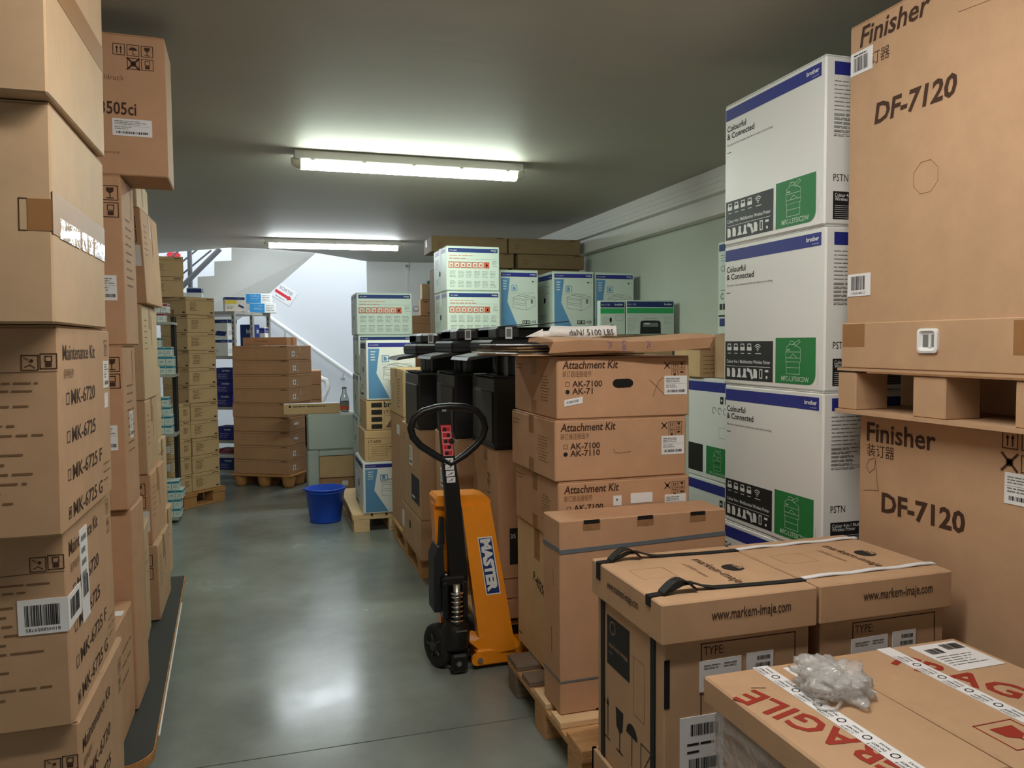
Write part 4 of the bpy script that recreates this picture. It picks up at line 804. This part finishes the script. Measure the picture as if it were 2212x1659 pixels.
# two lidded crates
pallet('pallet hidden under the two lidded crates at lower right',(.93,1.62,0),.98,.64)
def crate(label,x,y,w,d,rot,strapm,first):
    h=.85; c=Carton('lidded_crate',label,w-.028,d-.028,h-.15,(x,y,.147),rot,'L','kraft','lidded crates',flaps=False,ch=.004)
    B=.014
    def lid(mb):
        z0,z1=.598,.703
        mb.box(-B,w-.028+B,-B,d-.028+B,z0,z1,'kraft',.004); g=Face(mb,lambda u,v,e:(-B+u,-B-e,z0+v),w,z1-z0); g.text('www.markem-imaje.com',.14,.05,.04,'ink_brown',fit=.235,bold=.008)
        g=Face(mb,lambda u,v,e:(-B-e,d-.028+B-u,z0+v),d,z1-z0); g.text('www.markem-imaje.com',.115,.05,.035,'ink_brown',fit=.20,bold=.008)
        g=Face(mb,lambda u,v,e:(-B+u,-B+v,z1+e),w,d); q=-math.pi/2
        g.text('markem-imaje',.275,.335,.045,'ink_brown',fit=.24,rot=q,bold=.006); g.text('a DOVER company',.225,.30,.02,'ink_faint',fit=.13,rot=q)
        g.disc(.345,.225,.032,'ink',20); g.text('mi',.355,.245,.04,'kraft_pale',rot=q,bold=.02,e=.0015,al='L')
        g.frame(.05,.2,.155,.29,.0012,'ink_faint')
    c.part('lid',lid)
    c.part('bottom_tray',lambda mb:[mb.box(-B,w-.028+B,-B,-.002,0,.12,'kraft'),mb.box(-B,-.002,-B,d-.028+B,0,.12,'kraft'),mb.box(-B,w-.028+B,d-.026,d-.028+B,0,.12,'kraft'),mb.box(w-.026,w-.028+B,-B,d-.028+B,0,.12,'kraft')])
    f=c.F; f.frame(.105,.33,.385,.585,.003,'ink_brown'); f.text('TYPE:',.112,.555,.032,'ink_brown',fit=.06)
    c.sticker('F',.1,.46,.222,.54,lambda g:(g.para(.012,.066,.05,2,.007,'ink_grey',.003),g.para(.07,.066,.04,2,.007,'ink_grey',.003),g.para(.012,.035,.06,4,.007,'ink_grey',.003),g.para(.08,.035,.03,4,.007,'ink_grey',.003)),skew=.002)
    c.sticker('F',.238,.478,.318,.545,lambda g:(g.barcode(.03,.046,.04,.011),g.barcode(.026,.027,.044,.011),g.para(.008,.014,.035,1,.008,'ink_grey',.004),g.text('FC211',.04,.005,.01,'ink')))
    if first:
        f.rect(.0,.43,.016,.555,'hole_dark'); c.sticker('F',.045,.245,.17,.40,lambda g:(g.barcode(.03,.105,.08,.03,seed=7),g.barcode(.025,.015,.085,.03,seed=5),g.para(.02,.08,.08,1,.012,'ink',.006),g.para(.02,.06,.04,1,.012,'ink',.006)))
    g=c.L; D=g.W
    g.rect(.07,.415,.22,.56,'print_black'); g.line([(.11+.018*math.cos(a),.53+.018*math.sin(a)) for a in [k*math.pi/6 for k in range(12)]],.004,'kraft',True,e=.0015); g.text('markem-imaje',.085,.47,.022,'kraft',e=.0015); g.text('9450',.085,.45,.012,'ink_grey',e=.0015)
    for u in (.05,.075): g.line([(u,.2),(u,.30)],.004,'ink'); g.poly([(u-.009,.29),(u+.009,.29),(u,.315)],'ink')
    g.line([(.04,.19),(.09,.19)],.004,'ink'); g.poly([(.13,.31),(.18,.31),(.175,.255),(.157,.24),(.135,.255)],'ink'); g.line([(.157,.24),(.157,.19)],.005,'ink'); g.line([(.137,.188),(.177,.188)],.005,'ink')
    g.poly([(.235+.035*math.cos(a*math.pi/8),.27+.035*math.sin(a*math.pi/8)) for a in range(9)],'ink'); g.line([(.235,.27),(.235,.19)],.004,'ink'); g.frame(.29,.19,.35,.28,.003,'ink'); g.line([(.29,.19),(.35,.28)],.003,'ink'); g.frame(.245,.34,.31,.5,.0012,'ink_faint')
    def st(mb,y0,wv,side=True):
        z=.7035
        n=14; rings=[]
        for i in range(n+1):
            t=i/n; u=-B-.003+(w+.006)*t; b=wv*math.exp(-((t-.25)/.10)**2) if strapm=='strap_black' else wv*.15*math.sin(9*t)**2
            y_=y0+.008*math.sin(5*t)*(1 if strapm=='strap_black' else 0); s_=.012 if strapm=='strap_black' else .009
            rings.append([(u,y_-s_,z+b),(u,y_+s_,z+b),(u,y_+s_,z+b+.003),(u,y_-s_,z+b+.003)])
        mb.ring_sweep(rings,strapm,smooth=False)
        if strapm=='strap_black' and side:
            mb.box(-B-.004,-B-.0012,y0-.012,y0+.012,.655 if y0>.2 else .68,.7065,strapm); mb.box(-.004,-.0012,y0-.012,y0+.012,.0,.596,strapm)
            mb.ring_sweep([[(.02+.10*t,y0-.016+.004*t,z+.004+.03*math.sin(math.pi*t)),(.02+.10*t,y0+.016,z+.004+.03*math.sin(math.pi*t)),(.02+.10*t,y0+.016,z+.008+.03*math.sin(math.pi*t)),(.02+.10*t,y0-.016,z+.008+.03*math.sin(math.pi*t))] for t in [k/8 for k in range(9)]],strapm,smooth=False)
    for y0 in (.055,d-.07): c.part('black_strap' if strapm=='strap_black' else 'white_strap',lambda mb,y0=y0:st(mb,y0,.022))
    c.done()
crate('lidded crate with black straps, left of the pair beside the worn pallet',.922,1.732,.458,.445,0,'strap_black',True)
crate('lidded crate with white straps, right of the pair in front of finisher carton',1.390,1.735,.446,.44,.4,'strap_white',False)
# big finisher cartons at the right edge
pallet('pallet hidden under the lower finisher carton at the right edge',(1.92,1.45,0),.8,.75)
c=Carton('cardboard_carton','lower finisher carton with handwritten mark, at the right edge below cardboard pallet',.62,.78,1.108,(1.902,1.41,.147),0,'L','kraft','finisher cartons',flaps=True); g=c.L; Z0=.147
g.text('Finisher',.035,1.166-Z0,.088,'ink_brown',fit=.285,bold=.018); g.text('装订器',.037,1.118-Z0,.045,'ink_brown',fit=.12)
g.text('DF-7120',.106,.94-Z0,.088,'ink_brown',fit=.325,bold=.03)
g.line([(.075,1.11-Z0),(.045,1.10-Z0),(.035,1.075-Z0),(.05,1.058-Z0),(.072,1.075-Z0),(.076,1.105-Z0),(.085,1.03-Z0),(.092,1.005-Z0),(.05,1.0-Z0),(.025,.995-Z0)],.0022,'ink_faint')
for k,(i,a,b) in enumerate((('up',0,0),('rain',1,0),('glass',2,0),('hand',0,1),('stack',1,1))): g.icon(i,.545+.058*a,1.205-Z0-.06*b,.045,'ink_brown',fr=(i!='hand'))
c.sticker('L',.555,1.055-Z0,.70,1.14-Z0,ship_label); c.done()
# cardboard pallet + upper finisher carton
ZU=1.258
t=thing('cardboard_pallet','corrugated cardboard pallet between the two finisher cartons','pallet',(1.836,1.38,ZU))
mb=MB(); mb.box(-.012,.66,0,.84,0,.012,'kraft'); mb.obj('bottom_sheet',t)
mb=MB(); mb.box(-.004,.66,0,.84,.141,.150,'kraft'); mb.box(-.006,.66,.0,.7,.136,.142,'kraft_core'); mb.obj('top_sheet',t)
for y,yy in ((.755,.84),(.395,.515),(.05,.175)):
    for x in (0,.26,.52):
        mb=MB(); mb.box(x,x+.13,y,yy,.0125,.1355,'kraft',.003); mb.obj('block',t)
ZU2=ZU+.151
c=Carton('cardboard_carton','upper finisher carton with white plastic grip, reaching the ceiling at right edge',.62,.80,1.118,(1.849,1.400,ZU2),0,'L','kraft','finisher cartons'); g=c.L; o=ZU2
g.text('Finisher',.045,2.448-o,.088,'ink_brown',fit=.285,bold=.018,shear=.2); g.text('装订器',.055,2.378-o,.045,'ink_brown',fit=.12)
g.text('DF-7120',.115,2.186-o,.088,'ink_brown',fit=.315,bold=.03,shear=.15)
g.line([(.325+.05*math.cos(a)*.98,1.978-o+.05*math.sin(a)) for a in [math.pi/8+k*math.pi/4 for k in range(8)]],.0014,'ink_faint',True)
g.line([(.43,2.41-o),(.55,2.40-o)],.0014,'ink_faint'); g.line([(.58,2.40-o),(.62,2.40-o)],.0014,'ink_faint'); g.icon('up',.56,2.45-o,.045); g.icon('rain',.615,2.45-o,.045)
c.sticker('L',.006,2.365-o,.104,2.438-o,lambda q:(q.barcode(.015,.01,.062,.045,n=24),q.para(.015,.06,.06,1,.007,'ink',.004)))
c.sticker('L',.006,1.645-o,.11,1.718-o,lambda q:(q.barcode(.018,.02,.062,.045,n=24,seed=9),q.text('1156281488113',.02,.006,.011,'ink',fit=.06)))
def sleeve(mb): mb.box(-.012,.0,-.002,.808,.0,.148,'kraft',.003)
c.part('base_sleeve',sleeve)
c.part('tape_patch',lambda mb:mb.box(-.0128,-.0115,.70,.80,.07,.145,'tape_brown')); c.part('tape_patch',lambda mb:mb.box(-.0128,-.0115,.06,.165,.05,.14,'tape_brown'))
def grip(mb):
    def rr(w,h,r): return [(sx*(w-r)+r*math.cos(a),sy*(h-r)+r*math.sin(a)) for sx,sy,a0 in ((1,1,0),(-1,1,math.pi/2),(-1,-1,math.pi),(1,-1,1.5*math.pi)) for a in [a0+k*math.pi/8 for k in range(5)]]
    cy,cz=.8-.36,.088; R0=[rr(.037,.036,.012),rr(.037,.036,.012),rr(.030,.029,.01),rr(.024,.022,.008)]; X=[-.012,-.019,-.021,-.013]
    mb.ring_sweep([[(x,cy+a,cz+b) for a,b in r] for x,r in zip(X,R0)],'paper',smooth=False)
    mb.box(-.0135,-.0125,cy-.02,cy+.02,cz-.018,cz+.018,'ink_grey'); mb.box(-.017,-.0136,cy-.012,cy-.004,cz-.019,cz+.019,'print_white')
c.part('plastic_grip',grip,'white plastic grip'); c.done()
# fragile cartons on a bubble wrapped bundle
pallet('pallet hidden under the bubble wrapped bundle at lower right corner',(.98,.95,0),.8,.6)
t=thing('wrapped_bundle','bundle wrapped in bubble plastic under the two FRAGILE cartons','bundle',(.985,.99,.146))
mb=MB(); mb.box(.02,.72,.02,.60,0,.47,'kraft_brown',.01); mb.obj('inner_carton',t)
def wrap():
    rg=random.Random(5); mb=MB(); n=26; rings=[]; 
    def per(u): # perimeter of rounded rectangle
        W_,D_=.745,.625; P=2*(W_+D_); q=u*P
        if q<W_: return (q-.005,-.005)
        q-=W_
        if q<D_: return (W_-.005,q-.005)
        q-=D_
        if q<W_: return (W_-.005-q,D_-.005)
        q-=W_
        return (-.005,D_-.005-q)
    N=64
    for k in range(n+1):
        z=.488*k/n; rings.append([(lambda p:(p[0]+rg.uniform(-.006,.006),p[1]+rg.uniform(-.006,.006),z))(per(j/N)) for j in range(N)])
    rings[-1]=[(x,y,.489) for x,y,z in rings[-1]]
    mb.ring_sweep(rings,'bubble_wrap',caps=False); mb.obj('bubble_wrap',t)
wrap()
mb=MB(); mb.ring_sweep([[(.09+.22*a,-.0125-.0005,.40-.12*a),(.09+.22*a,-.0125,.424-.12*a),(.09+.22*a,-.0142,.424-.12*a),(.09+.22*a,-.0142,.40-.12*a)] for a in (0,.3,.6,1)],'strap_yellow',smooth=False); mb.obj('yellow_strap',t)
ZF=.637
def fragile(label,x,w,d,y,h,draw,rot=0):
    c=Carton('flat_carton',label,w,d,h,(x,y,ZF),rot,'L','kraft','FRAGILE cartons',ch=.005,flaps=False); draw(c); c.done()
def postal(g): g.barcode(g.W*.12,g.H*.62,g.W*.3,g.H*.2); g.barcode(g.W*.55,g.H*.7,g.W*.4,g.H*.22,n=40); g.para(g.W*.08,g.H*.5,g.W*.8,5,g.H*.08,'ink_grey',g.H*.025)
def ftape(c,u,v0,v1,wv=.042,seed=1):
    def dr(g):
        y=.02; k=0
        while y<g.H-.06:
            g.line([(g.W*.5+.009*math.cos(a),y+.008*math.sin(a)) for a in [j*math.pi/5 for j in range(10)]],.0025,'ink',True); g.text('FRAGILE',g.W*.5+.010,y+.02,.008,'ink',rot=math.pi/2); g.text('DO NOT',g.W*.5-.002,y+.02,.009,'ink',rot=math.pi/2,bold=.02); g.text('ACCEPT IF',g.W*.5-.013,y+.02,.008,'ink',rot=math.pi/2); y+=.075
    c.sticker('T',u,v0,u+wv,v1,dr,'paper','fragile_tape',t=.0008)
def d1(c):
    ftape(c,.135,-.0,.534); c.Tp.text('FRAGILE',.175,.06,.105,'ink_red',fit=.385,rot=R(106),bold=.02)
    c.sticker('T',.205,.33,.325,.51,postal); c.Tp.line([(.07,.44),(.10,.43)],.003,'ink_brown')
def d2(c):
    ftape(c,.165,-.0,.73); c.Tp.text('FRAGILE',.135,.65,.108,'ink_red',fit=.42,rot=R(-64),bold=.02)
    c.sticker('T',.255,.56,.40,.715,postal); g=c.Tp; g.frame(.055,.24,.155,.34,.003,'ink_red'); g.poly([(.075,.32),(.135,.32),(.128,.285),(.105,.272),(.082,.285)],'ink_red'); g.line([(.105,.272),(.105,.252)],.004,'ink_red'); g.frame(.055,.12,.155,.22,.003,'ink_red')
fragile('left FRAGILE carton with the crumpled clear bag lying on it',.972,.336,.535,1.094,.063,d1)
fragile('right FRAGILE carton beside finisher carton, big address label at its corner',1.315,.42,.735,.895,.064,d2,0.3)
def bag():
    import bmesh
    rg=random.Random(11); bm=bmesh.new(); bmesh.ops.create_icosphere(bm,subdivisions=5,radius=1)
    from mathutils import noise
    for v in bm.verts:
        p=v.co.copy(); n=noise.noise(p*1.6+Vector((3,1,2)))*.5+abs(noise.noise(p*2.6))*.5-abs(noise.noise(p*5.5+Vector((1,2,3))))*.35+abs(noise.noise(p*12))*.06
        r=1+n; x,y,z=p.x*r*.062,p.y*r*.082,max(p.z,-.55)*r*.040
        v.co=(x+.012*p.z,y,max(z+.024,0.0))
    me=bpy.data.meshes.new('plastic_bag'); bm.to_mesh(me); bm.free(); me.materials.append(MT['plastic_bag']); me.polygons.foreach_set('use_smooth',[True]*len(me.polygons))
    o=bpy.data.objects.new('plastic_bag',me); COL.objects.link(o); o.location=(1.205,1.465,.7025); tag(o,'crumpled clear plastic bag on the left FRAGILE carton','bag')
    mb=MB(); mb.tube([(-.055,-.055,.006),(-.085,-.05,.005),(-.09,-.075,.004),(-.06,-.09,.005),(-.03,-.07,.008)],.004,'plastic_bag',6); mb.obj('bag_handle',o)
bag()

# ------------------------------------------------------------------ pallet jack
t=thing('pallet_jack','orange and black pallet jack with MASTER sticker, parked in the aisle','pallet jack',(.79,3.5,0))
O=Vector((.79,3.5,0)); J=lambda x,y,z:(x-O.x,y-O.y,z)
YH=3.45
loop=[(.762,.955),(.69,1.00),(.625,1.045),(.592,1.085),(.582,1.125),(.597,1.168),(.64,1.198),(.70,1.213),(.76,1.217),(.83,1.212),(.885,1.192),(.915,1.155),(.925,1.115),(.912,1.07),(.88,1.035),(.83,.995)]
mb=MB(); mb.tube([J(x,YH,z) for x,z in loop],.0165,'black_metal',12,True); mb.obj('handle_loop',t)
mb=MB(); pr=[(.732,1.213,.027),(.745,1.05,.027),(.765,.85,.034),(.780,.62,.038),(.792,.44,.042)]
mb.ring_sweep([[J(x-w,YH-.012,z),J(x+w,YH-.012,z),J(x+w,YH+.022,z),J(x-w,YH+.022,z)] for x,z,w in pr],'black_metal',smooth=False); mb.obj('shaft',t)
mb=MB(); mb.box(*J(.722,0,0)[:1],J(.742,0,0)[0],YH-3.5-.016,YH-3.5-.0125,1.195,1.205,'chrome'); mb.obj('release_lever',t)
def sx(z): 
    for (x0,z0,w0),(x1,z1,w1) in zip(pr,pr[1:]):
        if z<=z0 and z>=z1: return x0+(x1-x0)*(z0-z)/(z0-z1)
mb=MB(); mb.prism([(sx(1.135)-.024,1.135),(sx(1.135)+.024,1.135),(sx(.995)+.026,.995),(sx(.995)-.026,.995)],lambda u,v,e:J(u,YH-.0125-e,v),.0008,'sign_red')
g=Face(mb,lambda u,v,e:J(u,YH-.0136-e,v),1,1)
for k in range(5): z=1.12-.027*k; g.disc(sx(z)+(.008 if k%2 else -.006),z-.005,.009,'ink',8); g.frame(sx(z)-.02,z-.016,sx(z)+.02,z+.008,.0012,'paper')
g.disc(sx(1.06)+.02,1.06,.014,'ink',10)
mb.obj('red_sticker',t)
mb=MB(); g=Face(mb,lambda u,v,e:J(u,YH-.0125-e,v),1,1)
for k in range(4): z=.985-.029*k; x=sx(z); mb.prism([(x-.020,z-.025),(x+.020,z-.025),(x+.020,z),(x-.020,z)],lambda u,v,e:J(u,YH-.0125-e,v),.0008,'paper'); g.line([(x-.01,z-.018),(x+.01,z-.007)],.003,'ink_grey',e=.0016); g.disc(x+.004,z-.013,.004,'ink_grey',6,e=.0016)
mb.obj('white_stickers',t)
mb=MB(); mb.box(-.075,.035,-.07,.03,.395,.445,'black_metal',.01); mb.box(-.075,-.05,-.075,.02,.25,.42,'black_metal',.006); mb.box(.015,.04,-.075,.02,.25,.42,'black_metal',.006)
for x in (-.055,.018): mb.lathe([(0,.445),(.008,.445),(.008,.455),(0,.455)],'steel',(x,-.05,0),8)
mb.obj('handle_yoke',t)
mb=MB()
for k in range(6): mb.tube([(-.012+.026*math.cos(a),-.072+.026*math.sin(a),.245+.022*k) for a in [j*math.pi/7 for j in range(14)]],.0055,'chrome',6,True)
mb.lathe([(0,.225),(.017,.225),(.017,.41),(0,.41)],'steel',(-.012,-.072,0)); mb.lathe([(0,.366),(.032,.366),(.032,.376),(0,.376)],'chrome',(-.012,-.072,0)); mb.obj('pump_spring',t)
mb=MB(); mb.lathe([(0,.10),(.062,.10),(.065,.12),(.065,.20),(.05,.215),(.05,.25),(0,.25)],'black_metal',(-.01,-.03,0),20); mb.box(-.075,.055,-.06,.06,.06,.10,'black_metal',.008); mb.box(-.03,.06,.0,.08,.2,.5,'black_metal',.012); mb.box(-.02,.03,-.098,-.092,.195,.202,'steel'); mb.obj('pump_body',t)
mb=MB(); mb.prism([(-.105,.27),(-.105,.52),(-.085,.57),(-.06,.58),(-.05,.27)],lambda u,v,e:(u,-.02+e,v),.13,'black_plastic'); mb.prism([(-.075,.57),(-.05,.58),(-.05,.70),(-.068,.70)],lambda u,v,e:(u,.0+e,v),.08,'black_plastic'); mb.obj('cover',t)
ax=Vector((-.93,-.36,0)).normalized(); sd=Vector((ax.y,-ax.x,0))
def wheel(cx,cy):
    w=thing_part=MB(); c=Vector((cx-O.x,cy-O.y,.1)); prof=[(.0,-.02),(.045,-.02),(.06,-.026),(.088,-.026),(.098,-.018),(.0995,0),(.098,.018),(.088,.026),(.06,.026),(.045,.018),(.03,.03),(0,.03)]
    n=28; w.ring_sweep([[c+ax*a+sd*(r*math.cos(2*math.pi*j/n))+Vector((0,0,r*math.sin(2*math.pi*j/n))) for j in range(n)] for r,a in prof],'black_rubber')
    o=w.obj('steering_wheel',t)
    h=MB(); h.tube([c+ax*.0305,c+ax*.036],.02,'grey_plastic',12)
    for k in range(5): a=2*math.pi*k/5; d=sd*math.cos(a)+Vector((0,0,math.sin(a))); h.tube([c+d*.02+ax*.026,c+d*.055+ax*.026],.006,'grey_plastic',6)
    h.obj('wheel_hub',o)
wheel(.712,3.53); wheel(.885,3.60)
mb=MB(); mb.tube([Vector((.712-O.x,3.53-O.y,.1)),Vector((.885-O.x,3.60-O.y,.1))],.018,'black_metal',10); mb.box(-.045,.03,-.11,-.02,.012,.095,'black_metal',.01); mb.tube([(-.012,-.112,.055),(-.012,-.109,.055)],.012,'steel',10); mb.obj('axle_block',t)
# orange frame: two legs and a bridge
YFm=3.43
def leg(quad,y,name,foot=True):
    mb=MB(); mb.prism(quad,lambda u,v,e:J(u,y+e+ (u-.9)*-.25,v),.06,'orange_paint'); return mb.obj(name,t)
l=leg([(.812,.757),(.938,.768),(1.046,.09),(.892,.06)],YFm,'frame_leg')
mb=MB(); st=[(.880,.614),(.943,.618),(.981,.352),(.917,.345)]
fq=lambda u,v,e:J(u,YFm-(u-.9)*.25-e,v)
mb.prism(st,lambda u,v,e:fq(u,v,e),.0008,'paper'); ins=[(.884,.608),(.940,.612),(.976,.357),(.920,.351)]; mb.prism(ins,lambda u,v,e:fq(u,v,e+.0008),.0005,'print_navy')
a=math.atan2(.351-.608,.920-.884); nx,nz=-math.sin(a),math.cos(a); gf=Face(mb,lambda u,v,e:fq(u,v,e+.0014),1,1); gf.text('MASTER',.893,.604,.058,'print_white',fit=.245,rot=a,bold=.06)
o=mb.obj('master_sticker',l); 
mb=MB(); mb.prism([(.70,.757),(.765,.757),(.80,.06),(.735,.06)],lambda u,v,e:J(u,3.54+e,v),.09,'orange_paint'); mb.obj('frame_leg',t)
mb=MB(); mb.prism([(.705,.752),(.703,.785),(.715,.80),(.90,.808),(.925,.803),(.94,.785),(.938,.762)],lambda u,v,e:J(u,YFm+.07-(u-.9)*.4+e-.06,v),.15,'orange_paint'); mb.obj('frame_bridge',t)
mb=MB(); mb.box(.075,.30,-.085,.05,.02,.095,'orange_paint',.008); mb.tube([(.078,-.09,.052),(.078,-.07,.052)],.026,'orange_paint',14); mb.tube([(.09,-.098,.052),(.09,-.08,.052)],.012,'chrome',10); mb.prism([(.05,.13),(.10,.085),(.12,.085),(.11,.15)],lambda u,v,e:(u,-.07+e,v),.12,'orange_paint'); mb.obj('frame_foot',t)
fa=R(14)
for x,y in ((.86,3.535),(1.06,3.48)):
    mb=MB(); dx,dy=math.sin(fa)*.12,math.cos(fa)*.12; mb.ring_sweep([[J(x-.07,y,.0855),J(x+.07,y,.0855),J(x+.07,y,.03),J(x-.07,y,.03)],[J(x-.07+dx,y+dy,.08),J(x+.07+dx,y+dy,.08),J(x+.07+dx,y+dy,.03),J(x-.07+dx,y+dy,.03)]],'orange_paint',smooth=False); f_=mb.obj('fork',t)

bpy.data.scenes.remove(TMP)
